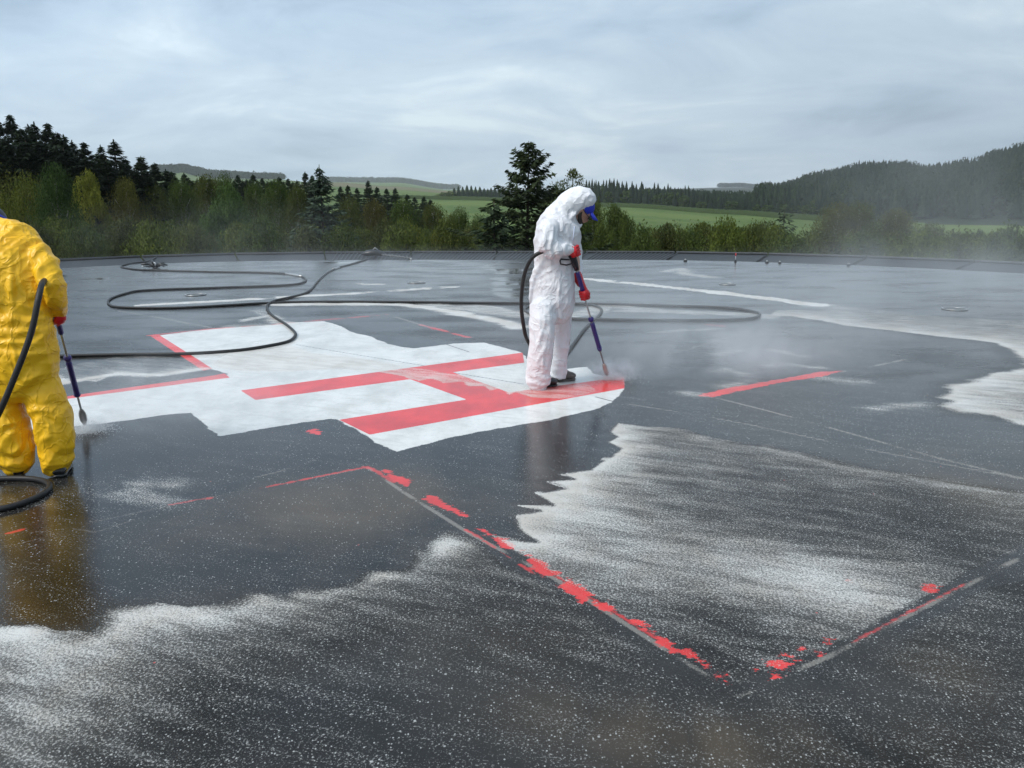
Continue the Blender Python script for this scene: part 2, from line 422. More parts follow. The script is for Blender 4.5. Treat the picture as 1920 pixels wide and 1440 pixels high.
RLINES = [([(279,629),(392,617),(512,608),(604,600),(725,590)], .04), ([(790,609),(830,620),(878,632)], .045),
 ([(680,875),(700,880),(740,905)], .012), ([(390,935),(480,917),(600,893),(690,875)], .010), ([(200,967),(300,950),(400,931)], .006),
 (c5([(640,460),(760,530),(900,625),(1040,715)]), .006), ([(1040,1078),(1200,1178),(1300,1240),(1365,1280)], .005),
 ([(1560,1225),(1700,1150),(1920,1040),(2050,975)], .001), (c3([(130,385),(235,395)]), .03), ([(15,1000),(40,993)], .012)]
LLINES = [([(-60,1010),(100,995),(240,965),(480,915),(690,877)], .009, .5), ([(690,877),(760,925),(880,1000),(1040,1085),(1385,1305)], .010, .75),
 ([(1385,1305),(1560,1228),(1920,1042),(2050,977)], .010, .9), ([(1347,747),(1450,773),(1560,803),(1763,860),(1930,900)], .018, .5),
 ([(1580,697),(1640,686),(1707,672)], .02, .75), ([(1450,615),(1520,633),(1620,653),(1707,672)], .02, .35), ([(1200,675),(1280,658),(1400,622)], .02, .4),
 ([(217,582),(300,596),(394,614)], .03, .5), ([(727,590),(760,600),(800,612)], .03, .5), ([(100,572),(250,560)], .02, .15),
 ([(-60,1045),(90,1005),(130,992)], .006, .5), ([(95,985),(180,998),(250,975)], .005, .5), ([(592,862),(520,885),(470,897)], .006, .5),
 ([(1174,757),(1302,777),(1400,795),(1613,840),(1780,872),(1930,900)], .010, .5), ([(30,600),(130,570),(240,590)], .01, .2)]
SEAMS = [[(555,646),(650,662),(791,685),(846,698),(981,720)], [(1116,744),(1174,759),(1302,779),(1400,797),(1613,842),(1780,875)],
         [(592,863),(456,900),(250,962),(90,1010),(-60,1050)], [(1613,838),(1700,858),(1780,864)], [(820,640),(880,660)]]

warp = (fbm(PX*9, PY*9, 3, 5)-.5)
fine = (fbm(PX*28, PY*28, 3, 9)-.5)
white_sd = sd_poly(GA(WHITE)) + .035*warp + .02*fine
# clean-cut sides keep a straight edge where the red borders it
red_sd = np.full(NV, .5); red2_sd = np.full(NV, .5); red3_sd = np.full(NV, .5)
for k, P in enumerate(REDS):
    s_ = sd_poly(GA(P), .3)
    if k in RAGGED: red2_sd = np.minimum(red2_sd, s_+.004)
    else: red_sd = np.minimum(red_sd, s_)
for P, hw in RLINES:
    red3_sd = np.minimum(red3_sd, sd_line(GA(P), hw*1.0, .3) + .06*np.maximum(0, fbm(PX*4, PY*4, 3, 31)-.46)*2)
linem = np.zeros(NV)
for P, hw, st in LLINES:
    st = min(1.0, st*1.5) if G(*P[0])[1] > 4.6 else st
    s_ = sd_line(GA(P), hw, .3); linem = np.maximum(linem, st*np.clip(1-(s_+.3*hw)/.012, 0, 1)*np.clip((fbm(PX*5, PY*5, 3, 41)-.3)*4, .15, 1))
seam_sd = np.full(NV, .3)
for P in SEAMS: seam_sd = np.minimum(seam_sd, sd_line(GA(P), .004, .3))

# milky residue: region, its leading edge, density at the edge / inside, fall-off
F1_FRONT = [(1116,773),(1156,791),(1142,800),(1134,810),(1153,819),(1137,828),(1161,842),(1130,859),(1108,880),(1048,890),(1078,899),(1019,903),(1062,917),(1000,922),(1035,946),(966,947),(1010,958),(966,966),(968,976),(980,997),(1003,1012),(965,1008),(923,1003)]
F1_TOP = [(1156,791),(1210,799),(1240,799),(1283,802),(1338,819),(1400,830),(1447,833),(1513,847),(1613,873),(1780,897),(1960,925)]
F1 = [(1116,773)]+F1_TOP[:]+[(2300,990),(2050,975),(1920,1040),(1560,1225),(1385,1300),(1200,1180),(1045,1085),(930,1012)]+F1_FRONT[::-1][:-1]
F2_FRONT = [(-200,1185),(0,1172),(52,1170),(113,1180),(160,1184),(209,1134),(242,1130),(300,1130),(362,1136),(423,1126),(455,1108),(500,1106),(522,1114),(544,1102),(596,1104),(650,1092),(669,1067),(709,1065),(750,1060),(766,1024),(800,1030),(832,994),(873,997),(893,1003)]
F2 = F2_FRONT+[(1045,1090),(1200,1185),(1385,1310),(1560,1235),(1920,1050),(2300,960),(2600,1500),(1900,1700),(0,1700),(-400,1700),(-700,1300)]
F3_FRONT = [(1430,593),(1480,595),(1530,602),(1580,613),(1663,620),(1747,633),(1800,637),(1847,643),(1880,660),(1907,677),(1910,688),(1847,698),(1813,710),(1747,718),(1762,727),(1737,745),(1765,752),(1747,762),(1780,777),(1847,782),(1920,800),(2100,850)]
F3 = F3_FRONT+[(2400,760),(2300,640),(1920,600),(1700,590),(1560,580),(1440,580)]
def region(R, poly, front, r_edge, r_in, fall, wob=.06, streak=None, seed=0, soft=.03):
    P = GA(poly); i = bb(P, .3)
    x = PX[i]; y = PY[i]
    wx = x+wob*(fbm(x*3.1, y*3.1, 4, seed)-.5)*2; wy = y+wob*(fbm(x*3.1, y*3.1, 4, seed+50)-.5)*2
    ins = inside(wx, wy, P); de = seg_dist(wx, wy, P, True)
    df = seg_dist(wx, wy, GA(front))
    cov = np.where(ins, np.clip(de/soft, 0, 1), 0)
    v = r_in(x, y) if callable(r_in) else r_in
    v = v + (r_edge-v)*np.exp(-df/fall)
    R[i] = np.maximum(R[i], cov*v)
    return R
def blob(px, py, rx, ry, amp, rot=0):     # soft patch centred on a deck point; sizes in photo pixels there
    c = G(px, py); ex = G(px+rx, py)[:2]-c[:2]; ey = G(px, py-ry)[:2]-c[:2]
    sx = max(np.hypot(*ex), .05); sy = max(abs(ey[1]), .05)
    ca, sa = math.cos(rot), math.sin(rot); dx = PX-c[0]; dy = PY-c[1]
    u = (dx*ca+dy*sa)/sx; v = (-dx*sa+dy*ca)/sy
    return amp*np.exp(-(u*u+v*v))
R = np.zeros(NV)
def in1(x, y):
    return .41+0*x
R = region(R, F1, F1_FRONT, .95, in1, .20, .045, seed=61, soft=.035)
R = np.maximum(R, region(np.zeros(NV), F1, F1_TOP, .72, .30, .22, .05, seed=66, soft=.10))
R = region(R, F2, F2_FRONT, .64, .31, .20, .07, seed=71, soft=.10)
R = region(R, F3, F3_FRONT, .92, .46, .45, .10, seed=81, soft=.12)
i1 = (R > 0)
R += i1*(blob(1440,1060,150,50,.20)+blob(1590,1110,150,50,.26)+blob(1120,950,120,60,.12)+blob(1230,1040,150,70,.10)
      -blob(1600,960,260,60,.10)-blob(1330,1180,160,60,.06)-blob(1800,1000,120,60,.08))
R += i1*(blob(330,1142,120,16,.38)+blob(60,1180,110,14,.42)+blob(700,1078,50,14,.30)+blob(820,1020,60,22,.30)+blob(500,1118,60,10,.22)+blob(600,1110,40,8,.15))
R += i1*(blob(90,1300,190,170,.22)+blob(330,1150,140,35,.16)+blob(30,1200,120,40,.18)-blob(700,1330,260,150,.10)-blob(1150,1380,320,130,.12)
      -blob(1650,1300,260,70,.09)+blob(480,1210,120,60,.05)+blob(620,1150,160,40,.05)+blob(1480,1290,60,50,.04)+blob(1870,1330,60,90,.07)+blob(600,1400,60,25,.05)-blob(800,1180,200,40,.05)-blob(480,1300,140,60,.04))
# thin films elsewhere
def lineres(pts, hw, amp, seed, soft=.1, brk=.0):
    P = GA(pts); i = bb(P, hw+.4); x = PX[i]; y = PY[i]
    w = .10*(fbm(x*2.2, y*2.2, 4, seed)-.5)*2
    d = seg_dist(x+w, y+w, P)-hw
    v = amp*np.clip(1-d/soft, 0, 1)
    if brk: v *= np.clip((fbm(x*2.3, y*2.3, 3, seed+7)-brk)*6, 0, 1)
    R[i] = np.maximum(R[i], v)
lineres([(1091,522),(1180,531),(1272,540),(1350,549),(1431,559),(1532,572)], .14, .95, 101, .06, .22)
lineres([(1532,572),(1620,585),(1750,598),(1930,620)], .25, .45, 102, .2)
lineres([(270,572),(405,565),(555,556),(667,550),(799,541),(847,538)], .11, .9, 103, .06, .22)
lineres([(517,571),(600,570),(742,571),(799,576),(836,584),(900,594),(948,605),(972,613)], .07, .93, 104, .2)
lineres([(800,573),(900,578),(975,590)], .22, .62, 105, .25)
lineres([(1130,572),(1250,583),(1400,590),(1440,593)], .12, .6, 131, .2)
lineres([(60,700),(130,716),(224,700),(306,702),(390,690)], .03, .85, 132, .12)
lineres([(1249,509),(1275,504),(1290,515),(1331,520)], .06, .62, 106, .35)
lineres([(1170,583),(1280,585),(1400,589)], .10, .55, 107, .2)
lineres([(1060,592),(1110,585),(1130,575)], .15, .6, 108, .2)
lineres([(450,602),(500,592),(530,604),(545,606)], .04, .7, 109, .15)
lineres([(480,610),(440,612),(520,608)], .1, .5, 110, .2)
lineres([(630,530),(680,532),(715,534)], .08, .75, 111, .1, .35)
lineres([(480,583),(500,590),(515,594)], .08, .5, 112, .1)
for (x0, y0, x1, y1, s_) in [(1350,696,1390,702,120),(1455,683,1530,690,121),(1355,726,1390,718,122),(1295,735,1325,738,123),(1540,710,1620,716,124),(1310,618,1340,616,125),(1345,664,1375,658,126),(1440,655,1500,668,127),(1240,622,1290,618,128),(250,920,330,935,129),(270,905,340,905,130),(1640,768,1720,760,131)]:
    lineres([(x0, y0), (x1, y1)], .03, .50, s_, .22)
S1 = [(560,668),(640,668),(700,676),(755,688),(800,690),(850,700),(900,710),(970,720),(1000,726),(1060,712),(1110,722),(1125,735),(1105,740),(1050,750),(1010,748),(992,746),(965,737),(950,742),(935,731),(919,734),(905,726),(875,727),(860,717),(823,721),(805,712),(785,716),(760,706),(690,697),(620,692),(560,692)]
R = region(R, S1, S1[14:], .95, .62, .10, .05, seed=141, soft=.04)
S2 = [(125,722),(145,714),(180,718),(200,712),(224,700),(245,708),(261,706),(306,703),(350,698),(392,690),(360,674),(300,667),(220,668),(150,680),(60,700),(-150,745),(-150,770),(60,738)]
R = region(R, S2, S2[:10]+[(60,738)], .95, .38, .09, .05, seed=151, soft=.04)
S3 = [(395,691),(383,676),(420,662),(470,655),(520,650),(548,645),(600,658),(700,672),(760,684),(760,700),(690,690),(560,700),(470,700)]
R = region(R, S3, S3[:6], .90, .80, .15, .08, seed=161, soft=.1)
lineres([(-40,935),(30,940),(150,928),(300,905)], .06, .27, 171, .35)
lineres([(60,915),(160,910),(330,898)], .04, .25, 172, .25)
for L_, a_ in (([(966,947),(1037,953),(1140,972),(1230,1000)], .95), ([(999,923),(1090,944),(1200,965)], .8), ([(1019,904),(1108,924),(1220,940)], .75), ([(1048,890),(1150,884),(1280,905)], .7), ([(966,968),(1040,990),(1120,1040)], .75), ([(1130,860),(1240,866)], .7), ([(923,1003),(1010,1030),(1090,1080)], .6)):
    P = GA(L_); i = bb(P, .4); d = seg_dist(PX[i], PY[i], P); t_ = np.hypot(PX[i]-P[0][0], PY[i]-P[0][1]); ins_ = inside(PX[i], PY[i], GA(F1))
    R[i] = np.maximum(R[i], np.where(ins_, a_*np.exp(-(d/.05)**2)*np.clip(1-t_/1.3, 0, 1)**.6, 0))
R += .10*(fbm(PX*.55+3, PY*.55, 4, 181)-.5)*(R > .2)
base_sp = .07+.05*fbm(PX*.4, PY*.4, 3, 191)
R = np.maximum(R, base_sp)
# where standing water lies smooth (mirror-like)
wet = np.ones(NV)
near_rough = np.clip(1-(seg_dist(PX, PY, GA(F2_FRONT))/.4), 0, 1)
insF2 = inside(PX, PY, GA(F2)).astype(float); insF1 = inside(PX, PY, GA(F1)).astype(float)
for P_ in (F1, F2):
    s_ = sd_poly(GA(P_), .5)+.12*(fbm(PX*3, PY*3, 3, 301)-.5)
    wet = wet*(1-.9*np.clip(.5-s_/.16, 0, 1)*np.clip((R-.12)*7, .55, 1))
s_ = sd_poly(GA(F3), .5); wet = wet*(1-.5*np.clip(.5-s_/.3, 0, 1))
wet = np.clip(wet, 0, 1)
pud = np.zeros(NV)
for a in [(962,520,40,14),(950,500,45,6),(1000,515,20,12),(618,543,26,9),(640,490,30,5),(960,545,34,12),(180,526,50,5),(90,520,30,4)]: pud += blob(a[0],a[1],a[2],a[3],1)
pud = np.clip((pud-.25)*4, 0, 1)*np.clip((fbm(PX*1.1, PY*3.4, 4, 199)-.45)*7, 0, 1)
brown = np.clip(blob(760,920,120,40,.5)+blob(330,1010,160,40,.4)+blob(1060,1330,200,60,.4)+blob(1750,1250,120,60,.4)+blob(620,950,260,60,1)+blob(1500,1400,300,80,.8)+blob(1850,900,180,60,.7)+blob(450,1130,200,40,.3)+blob(1300,1390,180,60,.4)+blob(900,1200,260,60,.25), 0, 1)

V = np.stack([PX, PY, np.zeros(NV)], -1)
m = Mat('wet_deck_coating'); geo = m.N('ShaderNodeNewGeometry').outputs['Position']
A_w, A_r, A_R, A_l, A_s, A_wet, A_p, A_b = [m.attr(a) for a in ('white_sd', 'red_sd', 'residue', 'lines', 'seam_sd', 'wet', 'puddle', 'brown')]
g1 = m.noise(95, 3, .7, m.mapv(geo, (1, .85, 1), (0, 0, .2)))                   # granules
g2 = m.noise(150, 2, .6, geo)
g3 = m.noise(11, 5, .62, m.mapv(m.mapv(geo, (1, 1, 1), (0, 0, .42)), (.26, 1.0, 1)), .3)                 # wash streaks
g4 = m.noise(1.1, 5, .6, m.mapv(geo, (1, .55, 1)), .6)
vor = m.N('ShaderNodeTexVoronoi', {'Scale': 110, 'Randomness': 1.0}); m.put(vor.inputs['Vector'], m.mapv(geo, (1, .8, 1)))
vsp = m.N('ShaderNodeSeparateColor'); m.put(vsp.inputs[0], vor.outputs['Color'])
gr = m.math('ADD', m.math('MULTIPLY', m.math('SUBTRACT', g1, .5), 1.7), m.math('MULTIPLY', m.math('SUBTRACT', g3, .5), .72))
gr = m.math('ADD', gr, m.math('MULTIPLY', m.math('SUBTRACT', g2, .5), .5))
fall = m.step(A_R, .95, .6)
gr = m.math('MULTIPLY', gr, m.mixf(fall, .7, 1.0))
res = m.step(m.math('ADD', A_R, gr), .40, .92)
# loose pale grains
chip_d = m.math('MULTIPLY', m.step(vor.outputs['Distance'], .40, .22), m.step(m.math('ADD', vsp.outputs[0], m.math('MULTIPLY', A_R, .35)), .968, .992))
vor2 = m.N('ShaderNodeTexVoronoi', {'Scale': 38, 'Randomness': 1.0}); m.put(vor2.inputs['Vector'], geo)
vs2 = m.N('ShaderNodeSeparateColor'); m.put(vs2.inputs[0], vor2.outputs['Color'])
chip_b = m.math('MULTIPLY', m.step(vor2.outputs['Distance'], .26, .12), m.step(m.math('ADD', vs2.outputs[0], m.math('MULTIPLY', m.math('SUBTRACT', g4, .5), .09)), .984, .990))
redchip = m.math('MULTIPLY', chip_b, m.step(vs2.outputs[1], .86, .9))
chips = m.math('MAXIMUM', chip_d, chip_b)
base = m.mix(m.step(g4, .35, .65), col(.010, .009, .008), col(.020, .019, .018))
gg = m.math('ADD', m.math('MULTIPLY', g1, .5), m.math('MULTIPLY', g2, .5))
sp_ = m.step(m.math('ADD', gg, m.math('ADD', m.math('MULTIPLY', A_R, .17), m.math('MULTIPLY', m.math('SUBTRACT', g3, .5), .22))), .57, .66)
base = m.mix(m.math('MULTIPLY', sp_, .75), base, col(.22, .225, .22))
base = m.mix(m.math('MULTIPLY', A_b, m.math('MULTIPLY', m.step(g4, .3, .6), .75)), base, col(.085, .062, .038))
pn = m.noise(3.2, 5, .65, m.mapv(geo, (1, .6, 1))); pn2 = m.noise(22, 4, .6, geo)
whitec = m.mix(m.step(pn, .35, .7), col(.69, .685, .66), col(.52, .515, .49))
whitec = m.mix(m.math('MULTIPLY', m.step(pn2, .50, .72), .3), whitec, col(.40, .40, .385))
whitec = m.mix(m.math('MULTIPLY', m.step(g3, .50, .66), .35), whitec, col(.42, .41, .38))
redc = m.mix(m.step(pn, .35, .7), col(.72, .045, .042), col(.52, .035, .035))
edge_n = m.math('MULTIPLY', m.math('SUBTRACT', g1, .5), .035)
wmask = m.step(m.math('ADD', A_w, edge_n), .006, -.006)
rmask = m.step(m.math('ADD', A_r, m.math('MULTIPLY', edge_n, .5)), .004, -.004)
rg = m.noise(17, 5, .72, m.mapv(geo, (.8, 1.5, 1), (0, 0, .5)))
rmask2 = m.step(m.math('ADD', m.attr('red2_sd'), m.math('ADD', m.math('MULTIPLY', m.math('SUBTRACT', rg, .5), .16), m.math('MULTIPLY', m.math('SUBTRACT', g2, .5), .03))), .006, -.006)
rmask3 = m.math('MULTIPLY', m.step(m.math('ADD', m.attr('red3_sd'), m.math('MULTIPLY', m.math('SUBTRACT', rg, .5), .05)), .010, -.004), .62)
rmask = m.math('MAXIMUM', rmask, m.math('MAXIMUM', rmask3, m.math('MULTIPLY', rmask2, .93)))
lm_ = m.step(m.math('ADD', A_l, m.math('MULTIPLY', m.math('SUBTRACT', gg, .5), 2.8)), .15, .9)
c = m.mix(wmask, base, whitec)
c = m.mix(m.math('MULTIPLY', m.step(A_s, .010, .002), .8), c, col(.03, .03, .032))
c = m.mix(m.math('MULTIPLY', lm_, .42), c, col(.36, .33, .29))
c = m.mix(rmask, c, redc)
paint = m.math('MAXIMUM', wmask, rmask)
c = m.mix(m.math('MULTIPLY', m.math('MULTIPLY', m.step(gg, .56, .68), paint), .30), c, col(.16, .155, .15))
c = m.mix(m.math('MULTIPLY', m.math('MULTIPLY', chips, .6), m.math('SUBTRACT', 1.0, paint)), c, m.mix(redchip, col(.55, .56, .55), col(.6, .05, .05)))
cream = m.mix(m.step(pn, .35, .65), col(.60, .595, .57), col(.50, .465, .42))
film = m.math('MULTIPLY', m.step(m.math('ADD', A_R, m.math('MULTIPLY', m.math('SUBTRACT', g3, .5), .42)), .22, 1.0), .40)
wash = m.math('MULTIPLY', m.step(m.noise(1.7, 6, .65, m.mapv(m.mapv(geo, (1, 1, 1), (0, 0, .3)), (.3, 1, 1)), .5), .50, .75), .045)
c = m.mix(m.math('MULTIPLY', m.math('MAXIMUM', film, wash), m.math('SUBTRACT', 1.0, paint)), c, cream)
rp = m.math('MULTIPLY', res, m.mixf(paint, .88, .80))
c = m.mix(rp, c, m.mix(m.math('MULTIPLY', wmask, .75), cream, m.mix(m.step(g3, .42, .6), col(.40, .375, .34), col(.60, .585, .55))))
# shine: water film over everything, broken by granules
wetn = m.math('MULTIPLY', A_wet, m.step(m.noise(.8, 4, .55, m.mapv(geo, (1, 2.2, 1))), .25, .6))
rough = m.mixf(wetn, .34, .17)
rough = m.mixf(m.math('MAXIMUM', m.math('MULTIPLY', A_wet, m.step(m.N('ShaderNodeVectorMath', {0: geo}, operation='LENGTH').outputs['Value'], 8.5, 5.5)), 0.0), rough, .075)
rough = m.mixf(A_p, rough, .03)
rough = m.mixf(m.math('MULTIPLY', res, .8), rough, .5)
bn = m.math('ADD', m.math('MULTIPLY', g1, 1.0), m.math('MULTIPLY', res, .35))
bstr = m.mixf(A_wet, .9, .12); bstr = m.mixf(A_p, bstr, .01)
nb = m.N('ShaderNodeBump', {'Distance': .006, 'Height': bn}); m.put(nb.inputs['Strength'], bstr)
bs = m.bsdf(Base_Color=c, Roughness=rough, IOR=1.40, Normal=nb.outputs[0], Specular_IOR_Level=m.mixf(A_wet, .18, .46))
me = np_mesh('roof_deck', V, F, m.m, True)
for nme, arr in (('red3_sd', red3_sd), ('red2_sd', red2_sd), ('white_sd', white_sd), ('red_sd', red_sd), ('residue', R), ('lines', linem), ('seam_sd', seam_sd), ('wet', wet), ('puddle', pud), ('brown', brown)):
    at = me.attributes.new(nme, 'FLOAT', 'POINT'); at.data.foreach_set('value', arr.astype(np.float32))
deck = link(bpy.data.objects.new('roof_deck', me)); deck['kind'] = 'structure'

# ------------------------------------------------------------------ deck edge: skirt wall, rim panels
M_dark = simple('dark_wet_metal', (.022, .024, .027), .6, 0, .25, 6, Specular_IOR_Level=.2)
M_rim = simple('rim_lip_grey', (.10, .105, .11), .6, 0, .3, 3, Specular_IOR_Level=.3)
M_conc = simple('building_render', (.30, .29, .27), .8, 0, .1, 2)
aa = np.linspace(-PI, PI, 181)[:-1]; rr = edge_r(aa)+.02
ring = np.stack([DC[0]+rr*np.sin(aa), DC[1]+rr*np.cos(aa)], -1)
tz = terrain_z(ring[:, 0], ring[:, 1])-.6
Vr = np.vstack([np.c_[ring, np.full(180, -.012)], np.c_[ring, tz]])
Fr = np.array([(i, (i+1) % 180, 180+(i+1) % 180, 180+i) for i in range(180)])[:, ::-1]
wall = link(bpy.data.objects.new('building_wall', np_mesh('building_wall', Vr, Fr, M_conc)))
tag(wall, 'pale rendered wall of the round building under the landing deck', 'building wall')

a0, a1 = ea[0]*.55+ea[1]*.45, ea[-1]*.6+ea[-2]*.4
# walk along the edge in steps of about 2.1 m
seq = [ea[1]-.02]; 
while seq[-1] < ea[-2]+.02: seq.append(seq[-1]+2.05/float(edge_r(seq[-1])))
def rimpt(a, off, z):
    r = float(edge_r(a))+off; return Vector((DC[0]+r*math.sin(a), DC[1]+r*math.cos(a), z))
def pix(p):
    d = np.array(p)-CAM; z = d@FWD; return 960+FPX*(d@RGT)/z, 720-FPX*(d@UPV)/z
cnt_ = {}
for k in range(len(seq)-1):
    A, B = seq[k]+.0012, seq[k+1]-.0012; mid = (A+B)/2
    p0 = rimpt(mid, .05, -.07); x_ = pix(p0)[0]
    ribbed = 560 < x_ < 1290
    e = empty('rim_panel', p0); lft_ = x_ < 900; cnt_[(ribbed, lft_)] = cnt_.get((ribbed, lft_), 0)+1; n_ = cnt_[(ribbed, lft_)]
    tag(e, ('ribbed dark rim grating, %s from the left of those left of the white-suited worker' % ORD[n_-1] if lft_ else 'ribbed dark rim grating, %s one right of the white-suited worker' % ORD[n_-1]) if ribbed else ('plain dark rim panel, %s from the left end of the visible rim' % ORD[n_-1] if lft_ else 'plain dark rim panel, %s to the right of the ribbed gratings' % ORD[n_-1]),
        'rim panel', 'ribbed rim gratings' if ribbed else 'plain rim panels')
    lo = MB(); Z0, Z1, W0, W1 = -.075, .012, .05, 2.15
    def q(a, t, dz=0): return rimpt(a, W0+(W1-W0)*t, Z0+(Z1-Z0)*t+dz)
    # backing sheet with thickness
    pl = [q(A, 0), q(B, 0), q(B, 1), q(A, 1)]
    lo.add(pl+[p-Vector((0, 0, .03)) for p in pl], [(0,1,2,3),(7,6,5,4),(0,4,5,1),(1,5,6,2),(2,6,7,3),(3,7,4,0)])
    local(lo.build('mesh_sheet', M_dark, None, False), e)
    fr = MB()
    for a in (A+.0012, B-.0012): fr.tube([q(a, 0, .005), q(a, 1, .005)], .009, 6)
    for t in (.01, .99): fr.tube([q(A, t, .02), q(B, t, .02)], .016, 6)
    local(fr.build('frame', M_dark, None), e)
    lip = MB(); u0, u1 = rimpt(A, W1+.02, Z1), rimpt(B, W1+.02, Z1); v0, v1 = rimpt(A, W1+.06, Z1), rimpt(B, W1+.06, Z1)
    h = Vector((0, 0, .055)); lip.add([u0, u1, v1, v0, u0+h, u1+h, v1+h, v0+h], [(0,1,5,4),(1,2,6,5),(2,3,7,6),(3,0,4,7),(4,5,6,7),(3,2,1,0)])
    local(lip.build('lip', M_rim, None, False), e)
    if ribbed:
        g = MB(); n = 21
        for i in range(1, n):
            a = A+(B-A)*i/n; g.tube([q(a, .02, .018), q(a+.012, .98, .018)], .011, 4)
        local(g.build('grating', M_rim, None, False), e)

# drains, small lamps on the edge
M_steel = simple('dull_steel', (.42, .42, .41), .35, .8, .2, 30)
M_black = simple('black_rubber', (.012, .012, .013), .35, 0, .3, 40)
def disc(name, px, py, r, lab, cat, group=None):
    c = G(px, py); e = empty(name, (c[0], c[1], 0))
    m_ = MB(); n = 28
    for (ra, rb, z0, z1) in ((r, r*.86, .004, .012), ):
        V = []
        for i in range(n):
            a = 2*PI*i/n
            for rr_, z in ((ra, z0), (ra, z1), (rb, z1), (rb, z0)): V.append((rr_*math.cos(a), rr_*math.sin(a), z))
        m_.add(V, [(4*i+j, 4*((i+1) % n)+j, 4*((i+1) % n)+(j+1) % 4, 4*i+(j+1) % 4) for i in range(n) for j in range(4)])
    m_.build('ring', M_steel, e)
    g = MB(); g.tube([(0, 0, .002), (0, 0, .007)], r*.84, 28); g.build('plate', M_dark, e, False)
    for s in (-1, 0, 1):
        b = MB(); b.box((0, s*r*.4, .0085), (r*1.3, r*.10, .004)); b.build('bar', M_steel, e, False)
    tag(e, lab, cat, group); return e
disc('drain_cover', 367, 553, .17, 'round drain cover inside the left hose loop', 'drain cover', 'drain covers in the deck')
disc('drain_cover', 781, 530, .17, 'round drain cover on the far deck left of the white-suited worker', 'drain cover', 'drain covers in the deck')
disc('drain_cover', 1364, 533, .15, 'round drain cover beyond the broken white line', 'drain cover', 'drain covers in the deck')
disc('drain_cover', 1790, 580, .17, 'round drain cover on the far right of the deck', 'drain cover', 'drain covers in the deck')
M_redp = simple('red_plastic', (.5, .03, .03), .3); M_whp = simple('white_plastic', (.75, .75, .74), .35)
c = G(1379, 491); e = empty('edge_marker', (c[0], c[1], 0)); tag(e, 'small red and white marker pin standing at the far deck edge', 'marker')
b = MB(); b.tube([(0, 0, 0), (0, 0, .05)], [.03, .02], 10); b.build('foot', M_dark, e)
b = MB(); b.tube([(0, 0, .05), (0, 0, .19)], .009, 8); b.build('rod', M_whp, e)
b = MB(); b.tube([(0, 0, .13), (0, 0, .16), (0, 0, .19), (0, 0, .205)], [.012, .015, .014, .006], 10); b.build('cap', M_redp, e)
for i, (x, y, lb) in enumerate([(1438, 493, 'small dark edge light just right of the red marker pin'), (1591, 498, 'small dark edge light on the far right of the deck edge'), (1285, 490, 'small dark edge light left of the red marker pin'), (1462, 494, 'second small dark edge light right of the red marker pin')]):
    c = G(x, y); e = empty('edge_light', (c[0], c[1], 0)); tag(e, lb, 'edge light', 'small lights on the deck edge')
    b = MB(); b.tube([(0, 0, 0), (0, 0, .02), (0, 0, .03)], [.04, .04, .028], 12); b.build('base', M_dark, e)
    b = MB(); b.tube([(0, 0, .03), (0, 0, .05), (0, 0, .06)], [.024, .02, .006], 12); b.build('lens', M_steel, e)

# ------------------------------------------------------------------ hoses
HR = .0165
def hose(name, pts, lab, col_mat, fit=()):
    S = spline(pts, 10); o = MB(); o.tube(S, HR, 10)
    c = Vector((float(S[0][0]), float(S[0][1]), 0)); e = empty(name, c); tag(e, lab, 'hose', 'black pressure hoses on the deck')
    local(o.build('tube', col_mat, None), e)
    for a, b, r in fit:
        f = MB(); a = Vector(a); b = Vector(b); f.tube([a, a.lerp(b, .2), a.lerp(b, .25), a.lerp(b, .75), a.lerp(b, .8), b], [r*.8, r*.8, r, r, r*.8, r*.8], 8)
        local(f.build('coupling', M_steel, None), e)
    return e
g = lambda L, z=HR: [tuple(G(x, y, z)) for x, y in L]
mh = Mat('hose_rubber'); geo_ = mh.N('ShaderNodeTexCoord').outputs['Object']; nn = mh.noise(30, 3, .6, geo_)
mh.bsdf(Base_Color=mh.mix(nn, col(.010, .010, .011), col(.035, .034, .033)), Roughness=mh.mixf(nn, .4, .6), Specular_IOR_Level=.3); M_hose = mh.m
WH = g([(294,482),(276,490),(245,494),(227,499),(240,503),(274,506),(386,509),(499,511),(547,514),(568,519),(572,527),(540,534),(412,539),(274,544),(232,551),(206,561),(205,570),(228,576),(330,577),(430,572),(499,568),(600,565.5),(750,566),(892,567.5),(1080,569),(1250,573),(1350,576),(1408,583),(1425,590),(1404,597),(1340,600),(1230,600),(1070,597),(1010,592),(987,584),(987,576),(1010,571),(1060,569),(1105,571),(1127,579),(1122,592),(1100,612),(1075,645),(1052,676)])
WH += [tuple(at_y(1015, 672, 7.42)), tuple(at_y(990, 640, 7.2)), tuple(at_y(982, 612, 7.12)), tuple(at_y(977.5, 570, 7.05)), tuple(at_y(982, 521, 7.0)), tuple(at_y(994, 489, 6.95)), tuple(at_y(1012, 474, 6.93)), tuple(at_y(1040, 470, 6.93)), tuple(at_y(1066, 480, 6.97)), tuple(at_y(1072, 486, 6.98))]
